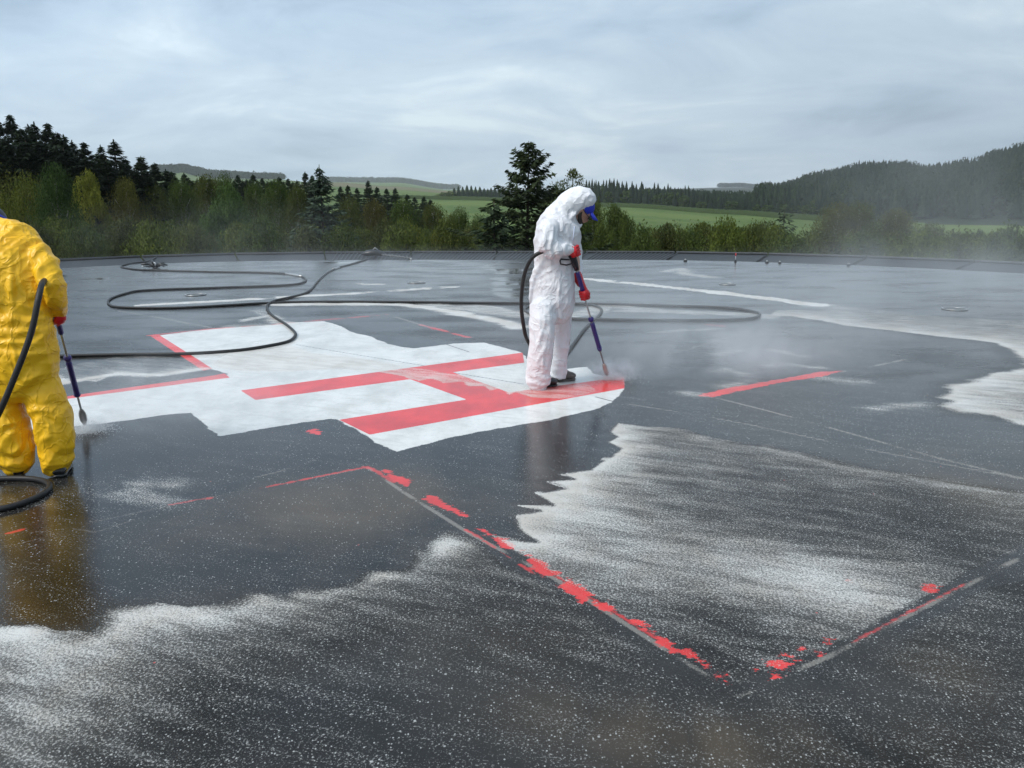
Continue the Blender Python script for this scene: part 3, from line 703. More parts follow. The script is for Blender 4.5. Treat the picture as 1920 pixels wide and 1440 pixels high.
# two couplings at the kink near (560,516)
hose('pressure_hose', WH, 'black hose snaking in wide loops to the white-suited worker', M_hose, [(G(536,513,HR), G(566,518,HR), .028)])
YH = g([(712,475),(700,481),(682,488),(655,496),(630,503),(610,514),(596,527),(588,537),(581,544),(568,551),(540,558),(517,563),(503,570),(501,578),(510,591),(536,608),(552,622),(553,630),(540,640),(499,649),(442,657),(349,663),(240,664.5),(130,667),(20,672),(-150,690),(-270,760),(-300,860),(-220,945),(-90,962),(0,954),(55,938),(88,920),(90,906),(62,898),(10,897),(-60,902)])
YH += [tuple(at_y(-95, 895, 4.62)), tuple(at_y(-60, 862, 4.5)), tuple(at_y(-10, 790, 4.47)), tuple(at_y(28, 705, 4.5)), tuple(at_y(58, 625, 4.55)), tuple(at_y(72, 560, 4.60)), tuple(at_y(80, 530, 4.72)), tuple(at_y(92, 530, 4.9)), tuple(at_y(103, 572, 4.98))]
hose('pressure_hose', YH, 'black hose winding from the rim to the yellow-suited worker', M_hose, [(G(624,505,HR), G(636,501.5,HR), .026)])
# coupling heap on the rim (left) and the dark weight with its chain (centre)
c = rimpt(math.atan2(G(292,486)[0]-DC[0], G(292,486)[1]-DC[1]), .35, -.05)
c = at_d(290, 487, 20.6); c[2] = .0
e = empty('hose_manifold', c); tag(e, 'black hose manifold with pale nozzles lying on the rim at left', 'manifold')
b = MB()
for k in range(7):
    a = k*.9+.3; L_ = .26+.10*((k*37) % 5)/5
    b.tube([(0, 0, .05), (.5*L_*math.cos(a), .5*L_*math.sin(a), .10), (L_*math.cos(a), L_*math.sin(a)*.8, .05+.05*(k % 3))], [.03, .024, .02], 7)
b.ellipsoid((0, 0, .07), (.13, .11, .07)); b.build('body', M_black, e)
b = MB(); b.tube([(.02, -.05, .02), (.04, -.1, .11), (.03, -.12, .13)], [.03, .025, .012], 8); b.build('nozzle', M_whp, e)
b = MB(); b.tube([(-.1, -.05, .03), (-.16, -.15, .06), (-.2, -.22, .05)], [.018, .018, .012], 8); b.build('valve', M_steel, e)
c = at_d(703, 472, 22.5); c[2] = .0
e = empty('anchor_weight', c); tag(e, 'dark rounded weight lying on the rim where the second hose crosses', 'weight')
b = MB(); b.tube([(-.33, 0, .05), (-.25, 0, .07), (-.1, 0, .09), (.08, 0, .085), (.2, 0, .06), (.26, 0, .05)], [(.03, .06), (.07, .1), (.085, .13), (.08, .12), (.06, .09), (.02, .04)], 12); b.build('body', M_black, e)
b = MB(); b.tube([(-.05, 0, .17), (0, 0, .22), (.08, 0, .165)], .014, 6); b.build('handle', M_steel, e)
P0 = at_d(716, 474, 22.2); P1 = at_d(770, 484, 21.2); P0[2] = .05; P1[2] = .03
e = empty('rope', P0); tag(e, 'short pale rope trailing right from the dark weight across the rim', 'rope')
S = [Vector(P0).lerp(Vector(P1), t/24)+Vector((0, 0, .012*math.sin(t*2.2)+.015*(t % 2))) for t in range(25)]
b = MB(); b.tube(S, [.016 if t % 3 else .028 for t in range(25)], 7); local(b.build('strand', M_rim, None), e)
b = MB(); b.tube([S[-1], S[-1]+Vector((.02, 0, -.06))], [.03, .02], 8); local(b.build('hook', M_steel, None), e)

# ------------------------------------------------------------------ vegetation
def foliage_mat(name, dark, light, hue=.25, rough=.8):
    m = Mat(name); oi = m.N('ShaderNodeObjectInfo'); tc = m.N('ShaderNodeTexCoord').outputs['Object']
    n1 = m.noise(.9, 3, .6, tc); n2 = m.noise(7, 2, .5, tc)
    f = m.math('ADD', m.math('MULTIPLY', n1, .6), m.math('MULTIPLY', n2, .5))
    c = m.mix(m.step(f, .35, .75), col(*dark), col(*light))
    mul = m.N('ShaderNodeMix', data_type='RGBA', blend_type='MULTIPLY'); mul.inputs[0].default_value = 1
    m.put(mul.inputs[6], c); m.put(mul.inputs[7], oi.outputs['Color'])
    d = m.N('ShaderNodeBsdfPrincipled', {'Roughness': rough, 'Specular IOR Level': .25}); m.put(d.inputs['Base Color'], mul.outputs[2])
    t = m.N('ShaderNodeBsdfTranslucent'); m.put(t.inputs['Color'], mul.outputs[2])
    ms = m.N('ShaderNodeMixShader'); ms.inputs[0].default_value = .28
    m.t.links.new(d.outputs[0], ms.inputs[1]); m.t.links.new(t.outputs[0], ms.inputs[2]); m.t.links.new(ms.outputs[0], m.out.inputs['Surface'])
    return m.m
M_needle = foliage_mat('conifer_needles', (.011, .020, .011), (.034, .050, .022))
M_leaf = foliage_mat('leaves', (.045, .058, .015), (.125, .142, .036))
M_bark = simple('bark', (.060, .045, .034), .9, 0, .4, 6)
M_birchbark = simple('pale_bark', (.35, .34, .31), .8, 0, .6, 4)

def quads(C, U, W):
    n = len(C); V = np.stack([C-U-W*.25, C+W*-.9, C+U+W*.25, C+W*.9], 1).reshape(-1, 3)
    return V, np.arange(4*n).reshape(n, 4)
def rdir(n, r):
    v = r.normal(size=(n, 3)); return v/np.linalg.norm(v, axis=1, keepdims=True)
def conifer(seed, H, prof, z0=.12, step=.42, nb=6, spr=.20, dens=1.0, droop=.25, open_=0., size=1.0):
    """prof(d) crown radius at d metres below the tip"""
    r = np.random.default_rng(seed); C = []; U = []; W = []; tr = MB()
    lean = r.normal(size=2)*.004*H
    tr.tube([(0, 0, 0), (lean[0]*.2, lean[1]*.2, H*.4), (lean[0], lean[1], H)], [.018*H, .011*H, .012], 7)
    z = H*z0; k = 0
    while z < H-.12:
        d = H-z; n = nb if d > .8 else 4
        for b in range(n):
            a = k*2.4+b*2*PI/n+r.normal()*.25; L = prof(d)*r.uniform(.72, 1.12)
            if r.random() < open_: L *= r.uniform(.5, 1.45)
            up0 = (.35 if d > 1.5 else .75)+.1*r.normal()
            ts = np.linspace(0, 1, 6)
            zb = z+r.uniform(-.5, .5)*step*1.3*min(1, d/2.5); P = np.stack([L*ts*math.cos(a), L*ts*math.sin(a), min(zb, H-.1)+L*(up0*ts*.5-droop*2.0*ts**1.3*min(1, d/4)+droop*1.25*ts**3)], 1)
            P[:, 0] += lean[0]*z/H; P[:, 1] += lean[1]*z/H
            if L > .8 and b % 2 == 0 and dens > .6: tr.tube(P[:5], [.010+.006*L, .01, .008, .006, .004], 4, False)
            m_ = max(3, int(L/spr*dens*2.2)); t = r.uniform(.08, 1.0, m_)**.75
            pos = np.stack([np.interp(t, ts, P[:, i]) for i in range(3)], 1)
            side = np.array([-math.sin(a), math.cos(a), 0]); wid = (.30*L*(1-t)+.10)[:, None]
            s_ = r.uniform(-1, 1, (m_, 1)); pos = pos+side*s_*wid; pos[:, 2] -= np.abs(s_[:, 0])*wid[:, 0]*.35+r.uniform(0, .10, m_)*size
            dr = np.array([math.cos(a), math.sin(a), 0])*.8+side*s_*.9+np.array([0, 0, -.25])+r.normal(size=(m_, 3))*.25
            dr /= np.linalg.norm(dr, axis=1, keepdims=True)
            w = np.cross(dr, rdir(m_, r)*.6+np.array([0, 0, 1])); w /= np.linalg.norm(w, axis=1, keepdims=True)+1e-9
            ln = r.uniform(.10, .22, (m_, 1))*size
            C.append(pos); U.append(dr*ln); W.append(w*ln*.36)
        z += step*r.uniform(.75, 1.2)*(1 if d > 1.5 else .6); k += 1
    # leader
    n = 10; t = r.uniform(0, .7, n); C.append(np.stack([np.full(n, lean[0]), np.full(n, lean[1]), H-t], 1)); dd = rdir(n, r)*.5+np.array([0, 0, 1.]); U.append(dd*.10*size); W.append(np.cross(dd, rdir(n, r))*.05*size)
    C, U, W = map(np.concatenate, (C, U, W)); V, F = quads(C, U, W)
    return np_mesh('needles', V, F, M_needle), tr.mesh('trunk', M_bark)
def broadleaf(seed, H, Rr, kind='round', n=9000, leaf=.13, base=.15):
    r = np.random.default_rng(seed); tr = MB(); C = []; U = []; W = []
    bark = M_birchbark if kind == 'birch' else M_bark
    nc_ = {'round': 38, 'birch': 80, 'shrub': 44, 'sparse': 40, 'willow': 80}[kind]
    tips = []
    for i in range(nc_):
        t = (i+.5)/nc_; z = H*(base+(1-base)*t); 
        if kind == 'birch': rad = Rr*math.sin(PI*min(1, t*.82+.12))**.7*(1-.35*t)
        elif kind == 'sparse': rad = Rr*math.sin(PI*(t*.8+.15))**.8
        else: rad = Rr*math.sqrt(max(.05, 1-((t-.38)/.64)**2.8 if t > .38 else 1-(1.1*(t-.38))**2))
        a = i*2.399+r.normal()*.3; q_ = rad*r.uniform(.45, 1.0) if t < .93 else rad*.2
        tips.append((q_*math.cos(a), q_*math.sin(a), min(z, H*.96)))
    tr.tube([(0, 0, 0), (.02*H, .01*H, H*.35), (0, .01*H, H*.62), (.01*H, 0, H*.88)], [.020*H, .014*H, .008*H, .003*H], 7)
    for p in tips[::2]:
        z0_ = max(.1*H, p[2]-.6*math.hypot(p[0], p[1])-.15*H)
        tr.tube([(.01*H, .01*H, z0_), (p[0]*.5, p[1]*.5, (z0_+p[2])*.5+.05*H), p], [.006*H, .004*H, .0015*H], 5, False)
    per = n//nc_
    for i, p in enumerate(tips):
        if kind in ('birch', 'willow'):
            ns = per//7; cr_ = Rr*.36
            o = rdir(ns, r)*cr_*r.uniform(.2, 1, (ns, 1))**.5*np.array([1, 1, .8])+np.array(p)
            for j in range(7):
                q_ = o+np.array([0, 0, -1.])*j*leaf*1.15+r.normal(size=(ns, 3))*leaf*.35
                dr = r.normal(size=(ns, 3))*.45+np.array([0, 0, -1.]); dr /= np.linalg.norm(dr, axis=1, keepdims=True)
                w = np.cross(dr, rdir(ns, r)); l_ = r.uniform(.5, 1., (ns, 1))*leaf*.62
                C.append(q_); U.append(dr*l_); W.append(w*l_*.6)
        else:
            cr_ = Rr*({'round': .31, 'shrub': .34, 'sparse': .2}[kind])*r.uniform(.75, 1.25)
            d_ = rdir(per, r); rad = cr_*r.uniform(.35, 1.05, (per, 1))**.4*(1+.18*np.sin(d_[:, :1]*9+i)*np.sin(d_[:, 1:2]*8))
            q_ = np.array(p)+d_*rad*np.array([1, 1, .78])
            dr = rdir(per, r); w = np.cross(dr, d_+rdir(per, r)*.6); w /= np.linalg.norm(w, axis=1, keepdims=True)+1e-9
            l_ = r.uniform(.5, 1., (per, 1))*leaf*.7
            C.append(q_); U.append(dr*l_); W.append(w*l_*.7)
    C, U, W = map(np.concatenate, (C, U, W)); C[:, 2] = np.maximum(C[:, 2], .15)
    V, F = quads(C, U, W)
    return np_mesh('leaves', V, F, M_leaf), tr.mesh('trunk', bark)

LIB = {}
def lib(key, fn):
    if key not in LIB: LIB[key] = fn()
    return LIB[key]
def plant(name, key, fn, H0, px, ytop, D, lab, cat='tree', group=None, colr=(1, 1, 1), wpx=None, w0=None, rot=0, gz=None):
    """base on the terrain at distance D along photo column px, top at photo row ytop"""
    b = at_d(px, 400, D); x, y = float(b[0]), float(b[1]); z = float(terrain_z(x, y)) if gz is None else gz
    top = float(at_d(px, ytop, D)[2]); H = top-z+.05
    e = empty(name, (x, y, z-.05), rot); s = H/H0
    sx = s if wpx is None else (wpx*D/FPX)/w0
    e.scale = (sx, sx, s)
    lm, tm = lib(key, fn)
    for nm, mesh in (('crown', lm), ('trunk', tm)):
        o = bpy.data.objects.new(nm, mesh); o.color = (*colr, 1); link(o, e)
    tag(e, lab, cat, group); return e

# --- the open spruce behind the white-suited worker
ps = lambda d: min(3.4, .07+.80*d**.86)
plant('spruce_tree', 'main_spruce', lambda: conifer(3, 13.0, ps, .25, .26, 7, .075, 1.7, .13, .6, .95), 13.0, 985, 264, 38,
      'open-grown dark spruce rising behind the white-suited worker', colr=(1.5, 1.4, 1.0), rot=1.3)
plant('spruce_tree', 'small_spruce', lambda: conifer(5, 9, lambda d: .15+.42*d, .1, .3, 6, .1, 1.2, .2, .2), 9, 928, 378, 35,
      'small spruce tip at the left foot of the big open-grown spruce', colr=(1, 1.1, .9))
plant('blue_spruce', 'blue', lambda: conifer(8, 12, lambda d: min(2.3, .06+.44*d), .1, .27, 7, .09, 1.4, .05, .15), 12, 607, 308, 42,
      'blue-grey spruce standing alone above the round green tree', colr=(2.5, 2.4, 3.2))
plant('blue_spruce', 'blue2', lambda: conifer(9, 9, lambda d: min(2.2, .2+.5*d), .1, .3, 6, .1, 1.3, .05, .25), 9, 560, 425, 40,
      'low blue-grey spruce in front of the taller blue spruce', colr=(2.4, 2.3, 2.9))
# --- the stand of tall spruces at left
stand = [(2,226,70),(20,222,66),(38,215,72),(58,240,64),(74,234,74),(88,230,68),(106,231,72),(122,247,70),(138,253,66),(153,264,74),(171,267,70),(190,292,75),(204,272,68),(229,263,70),(247,298,76),(273,292,72),(300,304,70),(318,318,78),(332,322,80),(-30,225,70),(-60,215,70),(-95,235,72),(-130,228,72)]
names = {2:'dark spruce cut by the left frame edge in the tall stand',20:'dark spruce left of the tallest one in the stand',38:'tallest dark spruce of the stand on the left',58:'dark spruce just right of the tallest in the stand',
 74:'dark spruce left of the flat-topped pair in the stand',88:'left one of two equal dark spruces in the stand',106:'right one of two equal dark spruces in the stand',122:'dark spruce stepping down right of the equal pair',138:'lower dark spruce in the middle of the stand',
 153:'dark spruce left of the shoulder in the stand',171:'last close-set dark spruce before the gap in the stand',190:'short dark spruce filling the gap in the stand',204:'dark spruce left of the broad drooping one',229:'broad dark spruce with drooping right boughs',
 247:'short dark spruce under the broad drooping one',273:'lone pointed dark spruce right of the broad one',300:'bushy dark spruce below the faint hill',318:'small dark spruce below the left end of the far hill',332:'small dark spruce beneath the middle of the far hill'}
cf = [lambda s=s: conifer(20+s, 17, lambda d: min(2.5, .10+.27*d+.03*s), .15, .30, 7, .11, 2.6, .20, .45, 1.05) for s in range(4)]
for i, (x, y, D) in enumerate(stand):
    plant('spruce_tree', 'stand%d' % (i % 4), cf[i % 4], 17, x, y, D, names.get(x, 'dark spruce beyond the left frame edge'), group='tall spruces on the left', rot=i*1.7, colr=(.75, .85, .85) if i % 3 else (.9, 1, .9), wpx=(66 if x == 229 else 56), w0=2.5)
for i, (x, y) in enumerate([(10,262),(30,258),(50,268),(66,264),(84,262),(100,266),(118,274),(134,278),(150,288),(168,292),(186,300),(210,298),(236,302),(258,316),(284,318)]):
    plant('spruce_tree', 'stand%d' % (i % 4), cf[i % 4], 17, x, y, 60, 'low dark spruce, %s from the left, filling the front of the tall stand' % ORD[i], group='tall spruces on the left', rot=i*1.3, colr=(.7, .8, .8), wpx=60, w0=2.5)
# --- smaller conifers behind the broadleaf belt
cr_l = [(360,332),(374,337),(390,338),(405,340),(418,338),(432,339),(445,337),(459,338),(473,337),(488,338),(505,340),(519,339),(536,340),(552,341),(352,324),(367,338),(383,331),(398,333),(452,327),(466,336),(480,326),(497,333),(512,338),(528,331),(545,334),(560,338),(577,322),(590,328),(640,349),(655,347),(672,352),(692,338),(709,350),(727,353),(742,352),(765,364),(779,369),(795,368),(808,374)]
for i, (x, y) in enumerate(cr_l):
    plant('spruce_tree', 'row%d' % (i % 3), lambda s=i % 3: conifer(40+s, 14, lambda d: min(2.6, .12+.34*d), .2, .34, 7, .12, 2.2, .2, .3, 1.3), 14, x, y, 120 if x < 600 else 150,
          ('low dark spruce, %s from the left, filling the row left of the blue spruce' % ORD[i] if i < 14 else 'taller dark spruce, %s from the left in the row left of the blue spruce' % ORD[i-14]) if x < 600 else 'small dark spruce, %s to the right of the blue spruce' % ORD[i-28], group='spruces behind the broadleaf belt on the left' if x < 600 else 'spruces right of the blue spruce', rot=i*2.1, colr=(.95, 1.05, 1.0), wpx=(30 if x < 600 else 26), w0=2.6)
# --- broadleaf belt
OL = (.86, .88, .66); OG = (.70, .90, .62); YG = (2.1, 1.9, .9); DG = (.45, .7, .5); GR = (.75, 1.15, .9); BR = (.98, .78, .7)
def bl(kind, v, **k):
    P = {'birch': (11, 2.6, 42000, .13), 'round': (11, 3.2, 34000, .15), 'shrub': (8, 2.6, 26000, .12), 'sparse': (11, 2.2, 5600, .12), 'willow': (11, 3.4, 46000, .13)}[kind]
    return (kind+str(v), (lambda: broadleaf(100+v*7+len(kind), P[0], P[1], kind, P[2], P[3], **k)), P[0], P[1])
belt = [
 ('willow_tree','willow',0,15,326,75,60,(1.15,1.1,.75),'broad olive willow behind the yellow-suited worker'),
 ('willow_tree','willow',1,-60,330,80,60,(1.1,1.05,.75),'olive willow beyond the left frame edge'),
 ('willow_tree','willow',1,58,342,50,52,(1.2,1.2,.6),'lighter olive willow between the broad willow and the dark green tree'),
 ('cypress_tree','birch',2,112,317,48,46,DG,'very dark green tree standing in front of the tall spruces'),
 ('maple_tree','round',0,176,338,32,56,YG,'yellow-green tree right of the very dark green tree'),
 ('birch_tree','birch',0,240,343,36,58,(1.15,1.0,.65),'olive birch right of the yellow-green tree'),
 ('birch_tree','birch',1,290,352,40,60,OL,'dull brown-green birch below the bushy dark spruce'),
 ('birch_tree','birch',0,342,345,42,62,OG,'grey-green birch left of the round green tree'),
 ('birch_tree','birch',2,392,336,45,66,OL,'tall brown-green birch behind the round green tree'),
 ('birch_tree','birch',1,425,333,34,68,OG,'birch with its top above the round green tree'),
 ('chestnut_tree','round',1,430,368,52,44,GR,'round lumpy bright green tree in the middle of the belt'),
 ('chestnut_tree','round',2,492,423,38,42,GR,'low green bush at the right foot of the round green tree'),
 ('chestnut_tree','round',2,398,410,36,43,GR,'low green bush at the left foot of the round green tree'),
 ('birch_tree','birch',0,480,350,38,64,OG,'birch right of the round green tree'),
 ('birch_tree','birch',2,520,346,42,62,OG,'birch left of the blue-grey spruce'),
 ('birch_tree','birch',1,560,352,34,60,(.8,.85,.6),'dark birch touching the left side of the blue-grey spruce'),
 ('birch_tree','birch',0,655,372,42,52,OL,'brown-green birch touching the right side of the blue-grey spruce'),
 ('birch_tree','birch',1,700,376,42,56,BR,'brownish birch above the yellow-green bush'),
 ('birch_tree','birch',2,755,375,45,60,OG,'birch behind the yellow-green bush'),
 ('birch_tree','birch',0,812,385,42,60,OL,'brown-green birch in front of the green field'),
 ('birch_tree','birch',1,862,392,36,58,OG,'birch left of the big open-grown spruce'),
 ('birch_tree','birch',0,898,405,34,52,OG,'low birch at the left foot of the big open-grown spruce'),
 ('alder_bush','shrub',0,772,436,44,40,YG,'bright yellow-green bush behind the rim left of centre'),
 ('alder_bush','shrub',1,815,446,30,40,YG,'smaller yellow-green bush right of the bright one'),
 ('aspen_tree','sparse',0,1074,311,44,60,(.9,.95,.7),'thin airy tree above the right side of the big spruce'),
 ('birch_tree','birch',2,1045,345,36,52,(.8,.9,.6),'birch between the big spruce and the hooded head'),
 ('birch_tree','birch',1,1112,372,36,50,(.9,.95,.6),'tree right behind the white hood'),
 ('alder_bush','shrub',0,1150,396,42,46,(.8,.95,.6),'rounded green bush right of the white-suited worker'),
 ('alder_bush','shrub',1,1172,412,28,44,(.75,.9,.55),'lower green bush at the edge of the field right of the worker'),
 ('alder_bush','shrub',1,1078,400,40,46,(.6,.8,.5),'dark green bush hidden behind the worker'),
 ('larch_tree','larch',0,1470,398,56,52,(1.0,.95,.9),'feathery dark larch in front of the green field'),
 ('birch_tree','birch',2,1572,383,56,62,(1.05,.95,.75),'round olive birch right of the larch'),
 ('birch_tree','birch',0,1612,380,52,64,OL,'taller half of the birch pair right of the larch'),
 ('birch_tree','birch',1,1680,393,56,66,(1.05,.95,.85),'misty birch right of the birch pair'),
 ('birch_tree','birch',2,1750,420,42,70,(.95,.9,.8),'low misty tree right of the birches'),
 ('birch_tree','shrub',0,1805,446,30,70,(.8,.85,.7),'low dark bush in the mist on the right'),
 ('birch_tree','shrub',1,1843,438,17,72,(.6,.75,.6),'left one of three dark round bushes on the far right'),
 ('birch_tree','shrub',0,1872,442,15,74,(.6,.75,.6),'middle one of three dark round bushes on the far right'),
 ('birch_tree','shrub',1,1900,437,20,76,(.65,.8,.6),'right one of three dark round bushes on the far right'),
 ('alder_bush','shrub',0,1355,428,32,50,(.7,1.05,.6),'fresh green bush in the row before the field'),
]
for i, (nm, kd, v, x, yt, hw, D, cl, lb) in enumerate(belt):
    if kd == 'larch':
        plant(nm, 'larch', lambda: conifer(77, 10, lambda d: min(2.0, .3+.5*d), .1, .5, 5, .14, .9, .28, .6, 1.2), 10, x, yt, D, lb, colr=(1.3, 1.3, 1.0), wpx=hw, w0=2.0); continue
    k_, f_, H0, w0 = bl(kd, v)
    plant(nm, k_, f_, H0, x, yt-(6 if x < 600 else 0), D, lb, 'bush' if kd == 'shrub' else 'tree', colr=tuple(q*.88 for q in cl), wpx=hw*(1.35 if kd in ('birch', 'willow') else 1.15), w0=w0*1.08, rot=i*1.1)
# scrub along the foot of the belt
r_ = np.random.default_rng(5)
low = [(x, 432+8*math.sin(x*.05)+float(r_.uniform(-6, 8)), 26) for x in list(range(-20, 640, 42))+list(range(640, 960, 40))]
low += [(x, 440+float(r_.uniform(-14, 6)), 22) for x in range(1205, 1480, 23)]+[(x, 452+float(r_.uniform(-8, 6)), 28) for x in range(1490, 2000, 34)]
nl_ = sum(1 for q in low if q[0] < 1100)
for i, (x, y, w) in enumerate(low):
    k_, f_, H0, w0 = bl('shrub', 2+i % 3)
    lft = x < 1100
    plant('scrub_bush', k_, f_, H0, x, y, 36+(i*7 % 12), 'low dull scrub bush, %s from the left along the foot of the left tree belt' % ORD[i] if lft else 'low olive scrub bush, %s from the left in the row before the green field' % ORD[i-nl_], 'bush',
          'scrub under the left tree belt' if lft else 'scrub before the green field', [(.65, .8, .55), (.85, .9, .6), (.65, .66, .55), (1.0, 1.1, .65)][i % 4], wpx=w*(2.2 if lft else 2.4), w0=w0, rot=i*.9)

# --- low-detail trees for the far woods
def far_conifer(seed, H=16, R_=2.6, tiers=9, n=9):
    r = np.random.default_rng(seed); V = []; F = []
    for t in range(tiers):
        z = H*(.12+.86*t/tiers); rad = R_*(1-t/tiers)**.85+.15; h = H/tiers*1.9; b = len(V)
        V.append((0, 0, min(H, z+h)))
        for k in range(n*2):
            a = 2*PI*k/(n*2)+t*.7; q_ = rad*(r.uniform(.85, 1.2) if k % 2 == 0 else r.uniform(.45, .7))
            V.append((q_*math.cos(a), q_*math.sin(a), z-(.35 if k % 2 == 0 else 0)+r.normal()*.12))
        for k in range(n*2): F.append((b, b+1+k, b+1+(k+1) % (n*2)))
    return np.array(V), np.array(F)
def far_leafy(seed, H=13, R_=3.6, n=240):
    r = np.random.default_rng(seed); d = rdir(n, r); P = d*np.array([R_, R_, H*.42])*r.uniform(.7, 1.05, (n, 1))+np.array([0, 0, H*.56])
    s = r.uniform(.5, 1.1, (n, 1)); a = rdir(n, r); w = np.cross(a, rdir(n, r)); w /= np.linalg.norm(w, axis=1, keepdims=True)
    V = np.stack([P+a*s, P+w*s*.8-a*s*.4, P-w*s*.8-a*s*.5], 1).reshape(-1, 3)
    return V, np.arange(3*n).reshape(n, 3)
FC = [far_conifer(s) for s in range(4)]; FL = [far_leafy(s) for s in range(3)]
mF = [np_mesh('crown', V, F, M_needle) for V, F in FC]; mL = [np_mesh('crown', V, F, M_leaf) for V, F in FL]
tkm = MB(); tkm.tube([(0, 0, -.5), (0, 0, 9)], [.22, .08], 5); tkm = tkm.mesh('trunk', M_bark)
def far_tree(px, D, H, leafy, i, lab, group, colr=(1, 1, 1), sc=1.0):
    b = at_d(px, 380, D); x, y = float(b[0]), float(b[1]); z = float(terrain_z(x, y))
    e = empty('broadleaf_tree' if leafy else 'spruce_tree', (x, y, z), i*1.3)
    h0 = 13 if leafy else 16; e.scale = (sc, sc, H/h0)
    for nm, mesh in (('crown', (mL if leafy else mF)[i % 3]), ('trunk', tkm)):
        o = bpy.data.objects.new(nm, mesh); o.color = (*colr, 1); link(o, e)
    tag(e, lab, 'tree', group)
r_ = np.random.default_rng(31)
n = 0
for row, (dd, cnt) in enumerate(((4, 62), (16, 56), (30, 50))):
    for k in range(cnt):
        px = 1098+(1560-1098)*(k+r_.uniform(.1, .9))/cnt; D = float(np.interp(px, [1100, 1380, 1455, 1560], [612, 545, 505, 482]))+dd+r_.uniform(0, 8)
        leafy = (r_.random() < (.28 if row == 0 else .1))
        ytop = float(np.interp(px, [1098, 1115, 1150, 1200, 1300, 1350, 1400, 1450, 1500, 1560], [338, 336, 337, 341, 350, 358, 366, 371, 366, 372]))+r_.uniform(-4, 9)+(10 if leafy else 0)+(row == 0)*6
        b = at_d(px, ytop, D); H = float(b[2])-float(terrain_z(b[0], b[1]))
        far_tree(px, D, max(6, H), leafy, n, 'pale green broadleaf tree along the front of the wood behind the field' if leafy else 'dark spruce in the wood behind the green field', 'broadleaf trees of the wood' if leafy else 'spruces of the wood behind the field', (.55, .72, .62) if leafy else (.6, .75, .8), float(r_.uniform(.85, 1.25))); n += 1
for k, (x, y) in enumerate([(852,351),(860,348),(868,349),(876,346),(884,347),(892,349),(900,349),(908,352),(915,353),(921,351),(928,350),(936,353),(944,352),(953,354),(846,358),(838,361),(832,360),(824,364)]):
    D = 690; b = at_d(x, y, D); H = float(b[2])-float(terrain_z(b[0], b[1]))
    far_tree(x, D, max(4, H), x < 847, k, 'small far dark tree in the copse left of the big spruce', 'copse left of the big spruce', (.9, 1.05, 1.1), 1.2)
for k, (x, y) in enumerate([(1414,346),(1443,347),(1468,344)]):
    b = at_d(x, y, 560); H = float(b[2])-float(terrain_z(b[0], b[1]))
    far_tree(x, 560, H, False, k, ['tall dark spruce poking out left of the wooded hill foot', 'middle tall dark spruce where the wood meets the hill', 'tall dark spruce at the foot of the wooded hill'][k], 'spruces at the hill foot', (.9, 1, 1), 1.1)

def wood(name, pts, Hs, leafy_share, lab, sc=1.0, seed=1):
    r = np.random.default_rng(seed); Vs = []; Fs = []; off = 0; tone = []
    lowF = [far_conifer(60+s, 16, 2.6, 5, 5) for s in range(3)]; lowL = [far_leafy(70+s, 12, 3.6, 60) for s in range(3)]
    for (x, y), H in zip(pts, Hs):
        lf = r.random() < leafy_share; V, F = (lowL if lf else lowF)[r.integers(3)]
        a = r.uniform(0, 6.28); ca, sa = math.cos(a), math.sin(a); s = r.uniform(.8, 1.25)*sc
        W_ = np.stack([(V[:, 0]*ca-V[:, 1]*sa)*s, (V[:, 0]*sa+V[:, 1]*ca)*s, V[:, 2]*H/(12 if lf else 16)], 1)+np.array([x, y, float(terrain_z(x, y))-.5])
        Vs.append(W_); Fs.append(F+off); off += len(V); tone.append(np.full(len(V), r.uniform(.0, .5)+(.5 if lf else 0)))
    me = np_mesh(name, np.concatenate(Vs), np.concatenate(Fs), M_farwood)
    at = me.attributes.new('tone', 'FLOAT', 'POINT'); at.data.foreach_set('value', np.concatenate(tone).astype(np.float32))
    o = link(bpy.data.objects.new(name, me)); o['kind'] = 'stuff'; o['label'] = lab; o['category'] = 'woodland'; return o
m = Mat('far_woodland'); m.bsdf(Base_Color=m.mix(m.attr('tone'), col(.010, .019, .013), col(.034, .048, .024)), Roughness=.9, Specular_IOR_Level=.1); M_farwood = m.m
r = np.random.default_rng(77)
pts = []
for _ in range(9000):
    px = r.uniform(1420, 2500); D = r.uniform(495, 1180)
    w_ = D/1180
    if r.random() > w_: continue
    if px < 1560 and D < 520: continue
    p = at_d(px, 380, D); pts.append((float(p[0]), float(p[1])))
wood('hill_forest', pts, [r.uniform(10, 18) for _ in pts], .25, 'dark forest covering the rising hill on the right, veiled by mist', 1.05, 3)
pts = []
for _ in range(700):
    px = r.uniform(1100, 1460); p = at_d(px, 380, float(np.interp(px, [1100, 1380, 1460], [655, 590, 560]))+r.uniform(0, 120)); pts.append((float(p[0]), float(p[1])))
wood('wood_interior', pts, [r.uniform(10, 14) for _ in pts], .1, 'dark mass of forest behind the first rows of the wood', 1.1, 4)
pts = []
for _ in range(1600):
    px = r.uniform(285, 530); D = r.normal(2500, 90)
    if px > 385 and px < 392: continue
    p = at_d(px, 330, D); pts.append((float(p[0]), float(p[1])))
wood('distant_ridge_forest', pts, [r.uniform(10, 16)+12*vnoise(np.array([p[0]/70]), np.array([p[1]/400]), 3)[0] for p in pts], .8, 'blue-grey forest along the far ridge on the left', 2.6, 5)
pts = []
for _ in range(1500):
    px = r.uniform(600, 860); p = at_d(px, 345, r.uniform(4350, 4700)); pts.append((float(p[0]), float(p[1])))
wood('distant_hill_forest', pts, [r.uniform(14, 30) for p in pts], .8, 'faint blue forest on the farthest hill beyond the fields', 4.5, 6)
pts = []
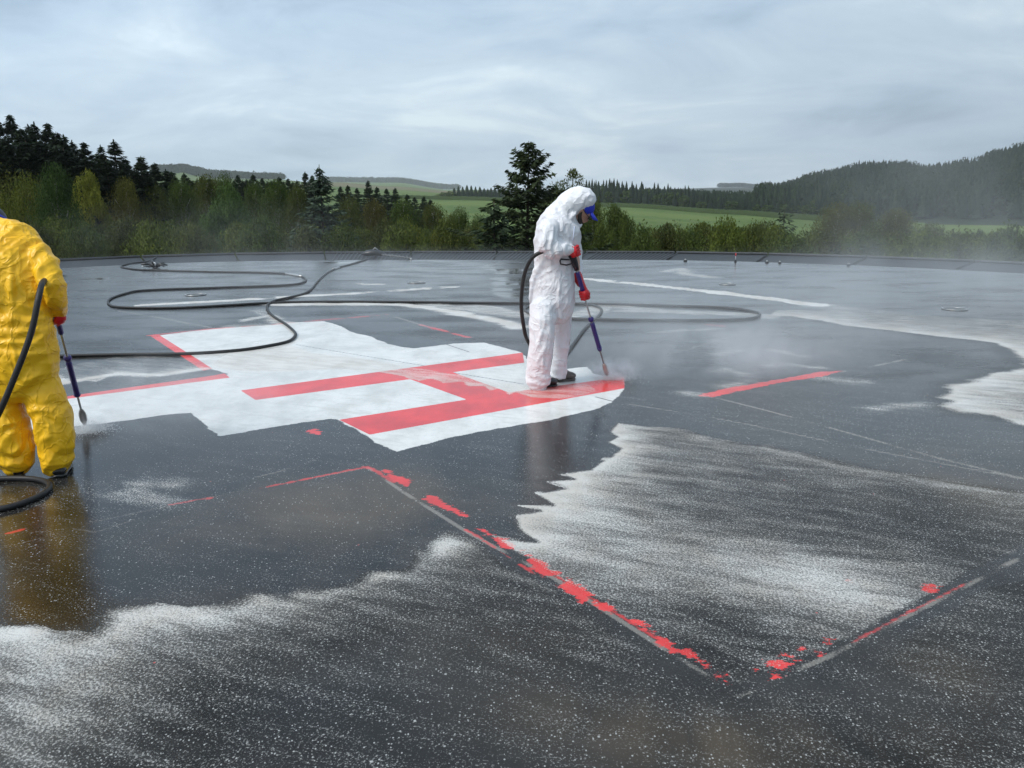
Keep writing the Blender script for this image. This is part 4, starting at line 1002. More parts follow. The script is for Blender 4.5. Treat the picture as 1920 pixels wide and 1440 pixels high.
for _ in range(500):
    px = r.uniform(1350, 1430); p = at_d(px, 345, r.uniform(4350, 4700)); pts.append((float(p[0]), float(p[1])))
wood('distant_gap_forest', pts, [r.uniform(14, 24) for p in pts], .8, 'faint blue hilltop trees in the gap left of the wooded hill', 4.5, 7)
# --- maize strip at the top of the field
S = []
for px, D in ((640, 690), (740, 695), (845, 680), (1000, 640), (1150, 585), (1300, 545), (1380, 526), (1455, 488), (1540, 470), (1580, 462)):
    p = at_d(px, 380, D); S.append((p[0], p[1], 0))
S = spline(S, 60); V = []; rng2 = np.random.default_rng(9)
rows = 5; n = len(S)
for j in range(rows+1):
    for i, p in enumerate(S):
        d = np.array([p[0], p[1]]); d = d/np.linalg.norm(d); q_ = np.array([p[0], p[1]])+d*j*2.0
        zt = float(terrain_z(q_[0], q_[1])); V.append((q_[0], q_[1], zt+2.5+rng2.normal()*.22))
nb_ = len(V)
for j in (0, rows):
    for i, p in enumerate(S):
        V.append((V[j*n+i][0], V[j*n+i][1], V[j*n+i][2]-3.4))
F = [(j*n+i, j*n+i+1, (j+1)*n+i+1, (j+1)*n+i) for j in range(rows) for i in range(n-1)]
F += [(nb_+i, nb_+i+1, i+1, i) for i in range(n-1)]+[(rows*n+i, rows*n+i+1, nb_+n+i+1, nb_+n+i) for i in range(n-1)]
m = Mat('maize'); gp = m.N('ShaderNodeNewGeometry').outputs['Position']
m.bsdf(Base_Color=m.mix(m.noise(1.2, 4, .7, gp), col(.020, .034, .012), col(.05, .075, .024)), Roughness=.9, Specular_IOR_Level=.1)
o = link(bpy.data.objects.new('maize_crop', np_mesh('maize_crop', V, F, m.m))); tag(o, 'dark green strip of tall maize along the top of the field', 'crop', kind='stuff')

# ------------------------------------------------------------------ people
def vnoise3(P, seed=0):
    P = np.asarray(P, float); I = np.floor(P).astype(np.int64); Fr_ = P-I; Fr_ = Fr_*Fr_*(3-2*Fr_); out = 0
    for dx in (0, 1):
        for dy in (0, 1):
            for dz in (0, 1):
                n = ((I[:, 0]+dx)*374761393+(I[:, 1]+dy)*668265263+(I[:, 2]+dz)*1440662683+seed*974634777) & 0x7fffffff
                n = ((n ^ (n >> 13))*1274126177) & 0x7fffffff; h = ((n ^ (n >> 16)) & 0xffff)/65535.
                out = out+h*(Fr_[:, 0] if dx else 1-Fr_[:, 0])*(Fr_[:, 1] if dy else 1-Fr_[:, 1])*(Fr_[:, 2] if dz else 1-Fr_[:, 2])
    return out
def fbm3(P, o=3, seed=0):
    s_ = 0; a = .5; t = 0
    for i in range(o): s_ = s_+a*vnoise3(P, seed+i); t += a; a *= .5; P = P*2.07+3.1
    return s_/t
def ridge(v): return 1-np.abs(2*v-1)
def fuse(mb, voxel, smooth=4, name='tmp', disp=None, mat=None, drop=None):
    """melt overlapping closed shapes into one continuous surface, then push it along its normals"""
    me = mb.mesh(name, None); o = bpy.data.objects.new(name, me); scene.collection.objects.link(o)
    md = o.modifiers.new('r', 'REMESH'); md.mode = 'VOXEL'; md.voxel_size = voxel; md.use_smooth_shade = True
    if smooth: sm = o.modifiers.new('s', 'SMOOTH'); sm.factor = .5; sm.iterations = smooth
    dg = bpy.context.evaluated_depsgraph_get(); dg.update()
    me2 = bpy.data.meshes.new_from_object(o.evaluated_get(dg)); bpy.data.objects.remove(o)
    if disp or drop:
        n = len(me2.vertices); co = np.empty(n*3, np.float32); me2.vertices.foreach_get('co', co); co = co.reshape(-1, 3).astype(float)
        nn = np.empty(n*3, np.float32); me2.vertex_normals.foreach_get('vector', nn); nn = nn.reshape(-1, 3)
        if disp: co = co+nn*disp(co)[:, None]
        me2.vertices.foreach_set('co', co.astype(np.float32).ravel()); me2.update()
    for p in me2.polygons: p.use_smooth = True
    me2.name = name; me2.materials.clear()
    if mat: me2.materials.append(mat)
    return me2
def folds(bunch, amp=.009, seed=0, vert=1.0, creases=(), calm=()):
    """cloth: flat facets meeting in sharp creases, bunching near joints and waist, long pulled folds"""
    r_ = np.random.default_rng(seed); dirs = []
    for i in range(9):
        v = r_.normal(size=3)*np.array([1, .8, .8]); v /= np.linalg.norm(v); q_ = 1 if i < 3 else 1.9 if i < 7 else 3.0; dirs.append((v, r_.uniform(4.5, 6.5)*q_, r_.uniform(0, 1), r_.uniform(.7, 1)/q_**.9))
    def f(P):
        w = (fbm3(P*3.5, 2, seed)-.5)*1.5; w2 = (fbm3(P*3.1+9, 2, seed+3)-.5)*1.5; d = 0
        for i, (v, k_, ph, a_) in enumerate(dirs):
            x = P@v*k_+ph+(w if i % 2 else w2)*1.1; tri = 2*np.abs((x % 1)-.5)
            mk = np.clip((vnoise3(P*3.3+i*7.7, seed+i)-.42)*3.5, 0, 1)
            d = d+amp*a_*(np.clip(tri-.3, 0, 1)*1.4)**1.5*mk
        d = d-amp*.3-.007
        for c, ax, r2, am, fr in bunch:
            D = P-np.array(c); ax = np.array(ax)/np.linalg.norm(ax); g_ = np.exp(-(np.linalg.norm(D, axis=1)/r2)**2)
            x = D@ax*fr*.5+2.6*fbm3(P*5, 2, seed+13)
            d = d+am*g_*(2*np.abs((x % 1)-.5)-.4)*1.3
        for p, q_, wd, h in creases:
            p = np.array(p); q_ = np.array(q_); ab = q_-p; t = np.clip((P-p)@ab/(ab@ab), 0, 1); dd = np.linalg.norm(P-p-t[:, None]*ab, axis=1)+.03*(fbm3(P*7, 2, seed+17)-.5)
            d = d+h*1.3*np.clip(1-np.abs(dd)/(wd*1.7), 0, 1)*np.sin(PI*np.clip(t, .03, .97))
        for c, rr_, fct in calm:
            g_ = np.exp(-(np.linalg.norm(P-np.array(c), axis=1)/rr_)**4); d = d*(1-(1-fct)*g_)
        return d
    return f
def suit_mat(name, c, c2, rough, tl=.15, sc=26):
    m = Mat(name); tc = m.N('ShaderNodeTexCoord').outputs['Object']
    n = m.noise(sc, 4, .6, tc, .4); n0 = m.noise(2.5, 4, .6, tc)
    v = m.N('ShaderNodeTexVoronoi', {'Scale': 17}, feature='DISTANCE_TO_EDGE'); m.put(v.inputs['Vector'], m.N('ShaderNodeVectorMath', {0: tc, 1: m.noise(6, 3, .6, tc, 0, 'Color')}, operation='ADD').outputs[0])
    cr_ = m.math('SUBTRACT', 1.0, m.step(v.outputs['Distance'], 0, .10))
    cc = m.mix(m.step(n0, .45, .7), col(*c), col(*c2))
    l1 = m.math('ABSOLUTE', m.math('SUBTRACT', m.noise(5.5, 2, .5, m.mapv(tc, (1.2, 1.2, .8), (.5, .3, .6)), .5), .5))
    l2 = m.math('ABSOLUTE', m.math('SUBTRACT', m.noise(8.5, 2, .5, m.mapv(tc, (1, 1, 1), (-.7, .2, 1.6)), .7), .5))
    h = m.math('ADD', m.math('MULTIPLY', n, .25), m.math('ADD', m.math('SUBTRACT', 1.0, m.step(l1, 0, .05)), m.math('MULTIPLY', m.math('SUBTRACT', 1.0, m.step(l2, 0, .05)), .7)))
    b = m.bump(h, .55, .006)
    d = m.N('ShaderNodeBsdfPrincipled', {'Roughness': rough, 'Specular IOR Level': .4, 'Normal': b}); m.put(d.inputs['Base Color'], cc)
    t = m.N('ShaderNodeBsdfTranslucent'); m.put(t.inputs['Color'], cc)
    ms = m.N('ShaderNodeMixShader'); ms.inputs[0].default_value = tl
    m.t.links.new(d.outputs[0], ms.inputs[1]); m.t.links.new(t.outputs[0], ms.inputs[2]); m.t.links.new(ms.outputs[0], m.out.inputs['Surface'])
    return m.m
M_white = suit_mat('white_coverall', (.74, .745, .77), (.66, .655, .69), .55, .05)
M_yellow = suit_mat('yellow_coverall', (.95, .54, .015), (.90, .47, .012), .40, .08, 20)
M_skin = simple('skin', (.45, .26, .19), .5, 0, .1, 30)
M_beard = simple('dark_beard', (.03, .022, .018), .8, 0, .4, 60)
M_glove = simple('red_rubber', (.52, .010, .016), .3, 0, .2, 30, .3)
M_boot = simple('black_boot', (.014, .014, .014), .35, 0, .5, 35, .3)
M_bootd = simple('dusty_boot', (.10, .085, .075), .6, 0, .4, 25, .3)
M_cap = simple('blue_cap', (.012, .03, .42), .6, 0, .15, 40)
M_capd = simple('dark_cap', (.01, .014, .03), .5, 0, .3, 40)
M_glass = simple('dark_frame', (.01, .01, .01), .25, 0, .1, 10)
M_purple = simple('purple_plastic', (.035, .022, .16), .35, 0, .15, 30)
M_blk = simple('black_plastic', (.012, .011, .016), .4, 0, .2, 30)
M_brass = simple('nozzle_metal', (.42, .30, .26), .35, .7, .25, 30)
M_nozd = simple('nozzle_dark_metal', (.22, .20, .19), .35, .8, .3, 30)
M_zip = simple('zip_tape', (.5, .55, .68), .6, 0, .1, 30)

def T(px, py, Y): return Vector(at_y(px, py, Y))
def glove(C, A, P, wrist, flip=1, rr=.024):
    """hand closed round an axis A through C; P points from the held bar to the palm; wrist is the end of the cuff"""
    C = Vector(C); A = Vector(A).normalized(); P = Vector(P); P = (P-A*P.dot(A)).normalized(); Q = A.cross(P)*flip
    m_ = MB(); pc = C+P*(rr+.014)
    Mx = Matrix((A, Q, P)).transposed()
    m_.ellipsoid(pc, (.046, .040, .019), Mx, 14, 9)
    W = Vector(wrist); kn = pc+Q*.0
    m_.tube([pc-A*.005, pc.lerp(W, .35), pc.lerp(W, .65), W], [(.036, .020), (.032, .024), (.034, .030), (.044, .042)], 14)
    for o_, L_, r0 in ((-.034, 205, .0100), (-.012, 235, .0108), (.011, 225, .0106), (.033, 190, .0095)):
        pts = [pc+A*o_*1.0+Q*.012]
        for j in range(7):
            th = math.radians(25+(L_-25)*j/6); pts.append(C+A*(o_*1.05)+(P*math.cos(th)+Q*math.sin(th))*(rr+.008+.004*(j in (1, 3))))
        m_.tube(pts, [r0*1.1]+[r0, r0*1.06, r0, r0*1.02, r0*.95, r0*.9, r0*.7], 9)
    tp = [pc-A*.03-Q*.02]
    for j in range(4):
        th = math.radians(-25-115*j/3); tp.append(C+A*(-.045+.012*j)+(P*math.cos(th)+Q*math.sin(th))*(rr+.010))
    m_.tube(tp, [.015, .014, .0125, .0115, .008], 9)
    return m_
def boot(heel, toe, mat, up=.12, w=.052):
    """a boot as one loft from heel to toe with a sole edge and a short shaft"""
    h = Vector(heel); t = Vector(toe); d = (t-h); L_ = d.length; d.normalize(); s_ = Vector((-d.y, d.x, 0)).normalized(); Z_ = Vector((0, 0, 1))
    m_ = MB(); pts = []; rad = []
    for u, hw, hh in ((0, .6, .030), (.08, .85, .045), (.3, .9, .052), (.5, .92, .048), (.7, 1.08, .036), (.88, .98, .030), (.97, .7, .024), (1.0, .35, .014)):
        hh = hh*(.62 if up < .06 else 1); pts.append(h+d*L_*u+Z_*(hh+.012)); rad.append((hh, w*hw))
    m_.tube(pts, rad, 14, True, None, (0, 0, 1))
    m_.tube([h+d*L_*.34+Z_*.04, h+d*L_*.34+Z_*up], [w*.8, w*.8], 14)
    so = MB(); n = 8
    pts = [h+d*L_*u+Z_*.011 for u in (-.01, .1, .35, .6, .85, 1.01)]
    so.tube(pts, [(.011, w*f) for f in (.55, .92, .85, 1.05, 1.05, .45)], 12, True, None, (0, 0, 1))
    return m_, so

# ============ worker in white
Yw = 7.08
s0 = G(1022, 727)
pw = Vector((float(G(1030, 724)[0]), float(G(1030, 724)[1]), 0))
def person_thing(name, mb, base, lab, vox=.016):
    me = fuse(mb, vox, 3, name); me.transform(Matrix.Translation(-base)); me.materials.append(M_skin)
    o = bpy.data.objects.new(name, me); o.location = base; link(o); tag(o, lab, 'person'); return o
def addp(name, me, base, parent):
    me.transform(Matrix.Translation(-base)); return link(bpy.data.objects.new(name, me), parent)
k = .00447*1.0
suit = MB()
tor = [(1036,606,30,.09,7.14),(1035,592,40,.145,7.13),(1035,562,44,.185,7.12),(1037,530,43,.180,7.11),(1040,503,39,.160,7.10),(1042,480,41,.175,7.10),(1045,452,44,.195,7.10),(1047,430,43,.205,7.10),(1049,414,37,.195,7.10),(1055,402,28,.150,7.10),(1063,394,22,.105,7.10)]
suit.tube([T(x, y, Y) for x, y, h, d, Y in tor], [(h*k, d) for x, y, h, d, Y in tor], 28, True, None, (1, 0, 0))
nl = [(1019,575,27,.125,7.02),(1018,600,26,.125,6.99),(1017,625,25,.115,6.98),(1015,650,24,.110,6.98),(1011,675,24,.105,6.99),(1009,700,24.5,.100,7.0),(1008,711,26.5,.105,7.01),(1005,719,24,.10,7.02),(1001,724,18,.09,7.03)]
suit.tube([T(1026,545,7.08)]+[T(x, y, Y) for x, y, h, d, Y in nl], [(.045, .06)]+[(h*k, d) for x, y, h, d, Y in nl], 22, True, None, (1, 0, 0))
fl = [(1054,570,23,.120,7.24),(1055,600,19,.115,7.27),(1055,625,17,.105,7.28),(1053,650,16.5,.10,7.28),(1050,675,15.5,.095,7.28),(1047,695,16,.095,7.28),(1045,706,17,.10,7.28)]
suit.tube([T(1048,540,7.16)]+[T(x, y, Y) for x, y, h, d, Y in fl], [(.045, .06)]+[(h*k, d) for x, y, h, d, Y in fl], 20, True, None, (1, 0, 0))
ra = [(1031,417,17,.070,6.94),(1027,435,19,.080,6.88),(1026,452,19,.085,6.86),(1029,468,17,.085,6.86)]
suit.tube([T(x, y, Y) for x, y, h, d, Y in ra], [(h*k, d) for x, y, h, d, Y in ra], 18, True, None, (1, 0, 0))
fa_ = [(1023,466,15.5,6.86),(1034,468,17,6.86),(1048,468,15.5,6.87),(1061,468,12.5,6.90),(1071,468,10.5,6.94),(1074,468,10,6.95)]
suit.tube([T(x, y, Y) for x, y, h, Y in fa_], [h*k for x, y, h, Y in fa_], 18)
la = [(1062,418,15,7.26),(1074,445,15,7.36),(1080,475,14,7.40),(1081,500,12,7.33),(1083,515,9.5,7.24),(1085,521,9,7.21)]
suit.tube([T(x, y, Y) for x, y, h, Y in la], [h*k for x, y, h, Y in la], 16)
# hood: shell built round the head, open towards the ground in front of the face
hood = MB()
hd = [(1052,404,23,.125),(1058,394,25,.125),(1067,384,27,.125),(1079,377,27.5,.122),(1090,374,27,.118),(1100,375,24,.108),(1107,379,19,.09),(1113,384,11,.06)]
hood.tube([T(x, y, 7.10) for x, y, h, d in hd], [(h*k*.93, d) for x, y, h, d in hd], 24, True, None, (.5, 0, .85))
suit.v2 = None
n0 = len(suit.v)
suit.add(hood.v, hood.f)
# rim of the hood hanging past the face, and the open collar point
suit.tube([T(1079,398,6.985), T(1074,405,7.0), T(1074,413,7.03), T(1080,420,7.07)], [.022, .030, .032, .020], 12)
suit.tube([T(1080,421,7.06), T(1088,424,7.06), T(1094,417,7.08), T(1096,412,7.1)], [.022, .018, .013, .006], 10)
suit.tube([T(1080,424,7.07), T(1083,445,7.07), T(1084,462,7.08)], [.030, .034, .03], 10)
bun = [(T(1030,466,6.86), (1, 0, .15), .13, .016, 26), (T(1060,468,6.9), (1, 0, 0), .08, .010, 30), (T(1036,500,7.1), (0, 0, 1), .17, .010, 24), (T(1012,712,7.0), (.2, 0, 1), .12, .012, 24), (T(1047,695,7.28), (0, 0, 1), .10, .010, 26),
       (T(1017,640,6.98), (.4, 0, 1), .14, .007, 18), (T(1052,640,7.28), (.3, 0, 1), .12, .007, 18), (T(1060,395,7.0), (.8, 0, .5), .12, .010, 30), (T(1095,372,7.0), (.7, 0, -.6), .10, .006, 36), (T(1040,430,6.9), (.7, 0, .6), .12, .009, 22), (T(1035,590,7.0), (.5, 0, 1), .15, .008, 18)]
cre = [(T(1003,430,6.95), T(1012,490,6.9), .018, .012), (T(1048,440,6.86), T(1072,460,6.9), .014, .012), (T(1020,520,6.9), T(1044,575,6.9), .014, .010), (T(1005,545,6.9), T(1040,600,6.87), .014, .010), (T(1050,520,6.95), T(1048,590,6.9), .012, .012),
       (T(1024,600,6.86), T(1002,660,6.87), .012, .008), (T(1030,640,6.87), T(1000,690,6.88), .012, .008), (T(1045,615,7.1), T(1062,660,7.17), .012, .010), (T(1010,440,6.9), T(1040,425,6.85), .012, .010), (T(1015,590,6.9), T(1020,720,6.89), .010, .007), (T(1064,430,6.93), T(1071,500,6.94), .012, .010)]
me = fuse(suit, .0075, 4, 'coverall', folds(bun, .011, 3, 1, cre, [(T(1085,380,7.1), .17, .55)]), M_white)
# cut the face opening: remove the part of the hood facing forward and down
import bmesh
def carve(me, fn):
    bm = bmesh.new(); bm.from_mesh(me); dl = [v for v in bm.verts if fn(v.co)]
    bmesh.ops.delete(bm, geom=dl, context='VERTS'); bm.to_mesh(me); bm.free(); me.update()
hc = T(1089, 391, 7.10); fdir = Vector((.66, 0, -.75)).normalized(); crown = Vector((.75, 0, .66))
op = hc+fdir*.085+Vector((0, -.0, 0))
def in_open(c):
    d = c-op; a = d.dot(crown); b_ = d.y; n_ = d.dot(fdir)
    return n_ > -.03 and (a/.082)**2+(b_/.072)**2 < 1
carve(me, in_open)
sol = None
body = MB()
body.tube([T(1036,560,7.12), T(1040,505,7.10), T(1045,450,7.10), T(1049,420,7.10), T(1060,408,7.10), T(1070,401,7.10), T(1082,393,7.10)], [(.14, .15), (.12, .14), (.15, .17), (.12, .15), (.06, .07), (.055, .058), (.06, .06)], 16, True, None, (1, 0, 0))
hx = Matrix((fdir, Vector((0, 1, 0)), crown)).transposed()
body.ellipsoid(hc, (.092, .074, .108), hx, 20, 14)
body.ellipsoid(hc+fdir*.06-crown*.055, (.042, .050, .055), hx)              # jaw
body.tube([hc+fdir*.080+crown*.010, hc+fdir*.104-crown*.014, hc+fdir*.110-crown*.030, hc+fdir*.092-crown*.038], [.008, .012, .014, .010], 8)   # nose
for sy in (-1, 1):
    body.ellipsoid(hc+Vector((0, sy*.076, 0))-crown*.01, (.022, .010, .032), hx, 10, 7)       # ears
    body.ellipsoid(hc+fdir*.083+Vector((0, sy*.032, 0))+crown*.020, (.010, .024, .008), hx, 8, 6)   # brow
body.tube([hc+fdir*.096-crown*.058+Vector((0, -.024, 0)), hc+fdir*.104-crown*.058, hc+fdir*.096-crown*.058+Vector((0, .024, 0))], [.005, .008, .005], 7)
for (L_, rr0) in ((nl, .07), (fl, .065)): body.tube([T(x, y, Y) for x, y, h, d, Y in L_], [rr0*(1.25-.07*i) for i in range(len(L_))], 12)
body.tube([T(1033,420,6.96), T(1027,462,6.87), T(1034,468,6.87), T(1074,468,6.95), T(1081,470,6.97)], [.055, .045, .04, .028, .024], 12)
body.tube([T(1060,420,7.24), T(1079,480,7.38), T(1085,521,7.21), T(1094,540,7.15)], [.055, .045, .028, .024], 12)
pW = person_thing('person', body, pw, 'person in a white hooded coverall and red gloves spraying the painted cross', .011)
so_ = addp('coverall', me, pw, pW); md = so_.modifiers.new('thick', 'SOLIDIFY'); md.thickness = .004; md.offset = -1
bd = MB()
bd.ellipsoid(hc+fdir*.075-crown*.082, (.036, .050, .034), hx, 14, 9)
for sy in (-1, 1): bd.tube([hc+fdir*.075-crown*.075+Vector((0, sy*.036, 0)), hc+fdir*.035-crown*.05+Vector((0, sy*.066, 0)), hc+fdir*.01+crown*.0+Vector((0, sy*.072, 0))], [.022, .016, .008], 8)
addp('beard', fuse(bd, .006, 2, 'beard', lambda P: .004*(fbm3(P*60, 2, 3)-.5), M_beard), pw, pW)
gl = MB()
for sy in (-1, 1):
    c_ = hc+fdir*.100+Vector((0, sy*.033, 0))+crown*.002
    pts = [c_+Vector((0, 1, 0))*.026*math.cos(a)+crown*.019*math.sin(a) for a in np.linspace(0, 2*PI, 17)]
    gl.tube(pts, .0028, 6, False)
    gl.tube([c_+Vector((0, sy*.026, 0)), c_+Vector((0, sy*.040, 0))-fdir*.06, hc+Vector((0, sy*.082, 0))+crown*.01], .0028, 6)
gl.tube([hc+fdir*.102+Vector((0, -.008, 0))+crown*.006, hc+fdir*.108+crown*.010, hc+fdir*.102+Vector((0, .008, 0))+crown*.006], .003, 6)
g_ = gl.build('glasses', M_glass, None); g_.data.transform(Matrix.Translation(-pw)); g_.parent = pW
cp_ = MB(); vis = []
# cap: low dome under the hood and a curved peak pointing to the ground
cp_.ellipsoid(hc+crown*.035-fdir*.002, (.098, .080, .085), hx, 18, 10)
nu = 9; V = []; F = []
for i in range(nu):
    a = -1+2*i/(nu-1)
    for j, (f_, r_) in enumerate(((.080, 0), (.170, 1))):
        wy = (.070 if j == 0 else .058)*a; ext = f_+(.0 if j == 0 else -.035*a*a); cz = .055-.020*a*a-(.012 if j else 0)
        for dz in (0, -.006): V.append(hc+fdir*ext+Vector((0, wy, 0))+crown*(cz+dz))
for i in range(nu-1):
    b0, b1 = i*4, (i+1)*4
    F += [(b0, b0+2, b1+2, b1), (b0+1, b1+1, b1+3, b0+3), (b0+2, b0+3, b1+3, b1+2), (b0, b1, b1+1, b0+1)]
F += [(0, 1, 3, 2), ((nu-1)*4, (nu-1)*4+2, (nu-1)*4+3, (nu-1)*4+1)]
cp_.add(V, F); c_ = cp_.build('cap', M_cap, None); c_.data.transform(Matrix.Translation(-pw)); c_.parent = pW
zp = MB(); zp.tube([T(1077,424,6.955), T(1076,436,6.925), T(1074,452,6.915)], [(.004, .004)]*3, 8)
z_ = zp.build('zip', M_zip, None); z_.data.transform(Matrix.Translation(-pw)); z_.parent = pW
# the lance
top = T(1075, 484, 6.97); nz = T(1137, 699, 7.36); lx = (nz-top).normalized()
def on(px, py):      # point of the lance seen nearest this pixel
    best = min(np.linspace(0, 1.02, 300), key=lambda t: (pix(top+(nz-top)*t)[0]-px)**2+(pix(top+(nz-top)*t)[1]-py)**2); return top+(nz-top)*float(best)
def lance(base, parts, lab):
    e = empty('pressure_lance', base); tag(e, lab, 'pressure lance')
    for nm, mb_, mt in parts: o = mb_.build(nm, mt, None); o.data.transform(Matrix.Translation(-Vector(base))); o.parent = e
    return e
def ribs(a, b, r0, r1, n):
    m_ = MB(); pts = []; rad = []
    for i in range(n*2+1):
        pts.append(a.lerp(b, i/(n*2))); rad.append(r0 if i % 2 else r1)
    m_.tube(pts, rad, 12); return m_
gun = MB(); gb = on(1084, 505); sd = Vector((-lx.z, 0, lx.x))
gun.tube([top-lx*.03-Vector((.02, 0, -.005)), top, top.lerp(gb, .5), gb], [(.022, .020), (.030, .022), (.028, .022), (.020, .018)], 12)
gun.tube([top+Vector((-.005, -.01, .0)), T(1078,474,6.96), T(1076,466,6.955)], [.018, .017, .015], 10)
gd = MB(); gp_ = [T(1068,487,6.93), T(1052,486,6.93), T(1050,489,6.93), T(1051,495,6.93), T(1062,497,6.93), T(1074,494,6.95)]; gd.tube(gp_, .0065, 8)
pipe = MB(); pipe.tube([on(1084,503), on(1134,686)], .0075, 10)
g1_ = ribs(on(1085,509), on(1098,560), .0200, .0165, 14)
coll = MB(); coll.tube([on(1109,594), on(1110,596), on(1111,600), on(1111.5,602)], [.014, .024, .024, .014], 12)
g2_ = ribs(on(1112,605), on(1127,652), .0215, .018, 14)
g2_.tube([on(1126,650), on(1128,656)], [.023, .018], 12)
noz = MB(); noz.tube([on(1132,682), on(1133,685), on(1134,688), on(1135,692), on(1137,700), on(1138,704)], [.012, .017, .021, .022, .020, .009], 14)
lance(Vector((gn_[0], gn_[1], 0)) if 'gn_' in globals() else Vector((nz.x, nz.y, 0)), [('trigger_gun', gun, M_blk), ('trigger_guard', gd, M_blk), ('pipe', pipe, M_steel), ('grip', g1_, M_purple), ('collar', coll, M_purple), ('grip', g2_, M_purple), ('nozzle', noz, M_brass)],
      'purple-gripped steel spray lance held by the white-suited worker')
# gloves
gA = glove(T(1079,470,6.955), (T(1076,458,6.95)-T(1082,486,6.97)), Vector((-.5, -.6, .1)), T(1068,468,6.925), 1, .020)
addp('glove', fuse(gA, .0045, 1, 'glove', None, M_glove), pw, pW)
hB = on(1097, 551)
gB = glove(hB, -lx, Vector((.45, -.65, .3)), T(1083,518,7.20), -1, .020)
gB.tube([T(1080,514,7.22), T(1084,522,7.2), T(1090,534,7.16)], [.046, .044, .034], 14)
addp('glove', fuse(gB, .0045, 1, 'glove', None, M_glove), pw, pW)
for hp, tp, mt in (((1001,727), (1043,723), M_boot), ((1040,716), (1077,712), M_bootd)):
    a, b_ = boot(G(*hp), G(*tp), mt); o = addp('boot', fuse(a, .006, 2, 'boot', None, mt), pw, pW); s_ = b_.build('sole', mt, None); s_.data.transform(Matrix.Translation(-pw)); s_.parent = o

# ============ worker in yellow
py0 = Vector((float(G(60, 893)[0]), float(G(60, 893)[1]), 0)); Yy = 4.85; k = .00306
suit = MB()
tor = [(38,752,50,.09,4.84),(36,735,68,.150,4.84),(34,700,75,.185,4.84),(30,655,79,.19,4.84),(23,612,72,.165,4.84),(18,580,72,.165,4.86),(14,545,74,.175,4.88),(11,510,77,.18,4.91),(8,480,78,.175,4.94),(3,462,70,.16,4.97),(-4,450,52,.14,5.0),(-12,440,38,.12,5.04)]
suit.tube([T(x, y, Y) for x, y, h, d, Y in tor], [(h*k, d) for x, y, h, d, Y in tor], 30, True, None, (1, 0, 0))
rl = [(74,715,36,.13,4.85),(87,750,38,.135,4.84),(98,785,36,.13,4.83),(103,815,33,.125,4.82),(106,840,31,.12,4.82),(107,858,30,.12,4.83),(108,872,26,.11,4.84),(109,879,22,.09,4.85)]
suit.tube([T(62,672,4.85)]+[T(x, y, Y) for x, y, h, d, Y in rl], [(.06, .08)]+[(h*k, d) for x, y, h, d, Y in rl], 22, True, None, (1, 0, 0))
ll = [(-2,715,38,.13,4.85),(2,750,40,.135,4.84),(10,785,41,.13,4.83),(18,815,43,.125,4.82),(24,840,43,.12,4.82),(30,858,37,.12,4.83),(35,872,31,.11,4.84),(37,880,24,.09,4.85)]
suit.tube([T(6,672,4.85)]+[T(x, y, Y) for x, y, h, d, Y in ll], [(.06, .08)]+[(h*k, d) for x, y, h, d, Y in ll], 22, True, None, (1, 0, 0))
ar = [(70,474,22,.085,4.93),(83,493,23,.085,4.90),(93,515,22,.08,4.86),(100,535,21,.078,4.84),(106,550,20,.075,4.86),(111,565,18,.068,4.92),(112,578,16,.062,4.96),(112,584,14.5,.055,4.98)]
suit.tube([T(x, y, Y) for x, y, h, d, Y in ar], [(h*k, d) for x, y, h, d, Y in ar], 20, True, None, (1, 0, 0))
al = [(-50,474,20,.08,4.95),(-72,510,23,.08,4.92),(-80,545,22,.075,4.95),(-70,575,18,.065,5.1),(-45,590,14,.05,5.25)]
suit.tube([T(x, y, Y) for x, y, h, d, Y in al], [(h*k, d) for x, y, h, d, Y in al], 18, True, None, (1, 0, 0))
# hood lying bunched round the bowed neck
suit.tube([T(34,446,5.0), T(20,434,4.96), T(2,428,4.94), T(-20,432,4.94), T(-42,448,5.0)], [.016, .034, .042, .040, .02], 16)
suit.ellipsoid(T(-12,440,5.03), (.115, .11, .075), None, 18, 12)
bun = [(T(22,612,4.7), (0, 0, 1), .22, .008, 26), (T(100,856,4.75), (.2, 0, 1), .11, .019, 15), (T(28,856,4.75), (-.2, 0, 1), .13, .019, 15), (T(100,545,4.8), (.6, 0, .8), .12, .018, 20), (T(88,490,4.85), (.9, 0, .5), .10, .012, 24),
       (T(80,760,4.7), (.5, 0, 1), .18, .010, 15), (T(10,770,4.7), (-.5, 0, 1), .18, .010, 15), (T(5,440,4.9), (.7, 0, .9), .12, .012, 26), (T(55,700,4.66), (-.4, 0, 1), .16, .010, 15)]
cre = [(T(42,470,4.75), T(44,610,4.68), .014, .014), (T(20,470,4.77), T(22,600,4.69), .012, .010), (T(-5,470,4.77), T(0,600,4.69), .012, .010), (T(74,480,4.82), T(80,540,4.78), .014, .016), (T(60,500,4.78), T(58,600,4.7), .012, .008), (T(15,615,4.69), T(40,715,4.66), .010, .014), (T(40,640,4.66), T(42,722,4.66), .010, .012),
       (T(60,650,4.66), T(105,700,4.68), .016, .012), (T(50,690,4.65), T(110,760,4.7), .016, .012), (T(60,770,4.68), T(125,745,4.7), .015, .010), (T(70,830,4.68), T(135,800,4.7), .015, .014), (T(0,700,4.66), T(40,760,4.68), .016, .010), (T(-20,800,4.68), T(60,830,4.68), .016, .014), (T(75,860,4.68), T(136,845,4.7), .013, .018), (T(0,860,4.68), T(66,850,4.68), .013, .018)]
me = fuse(suit, .0075, 4, 'coverall', folds(bun, .012, 23, .7, cre), M_yellow)
body = MB()
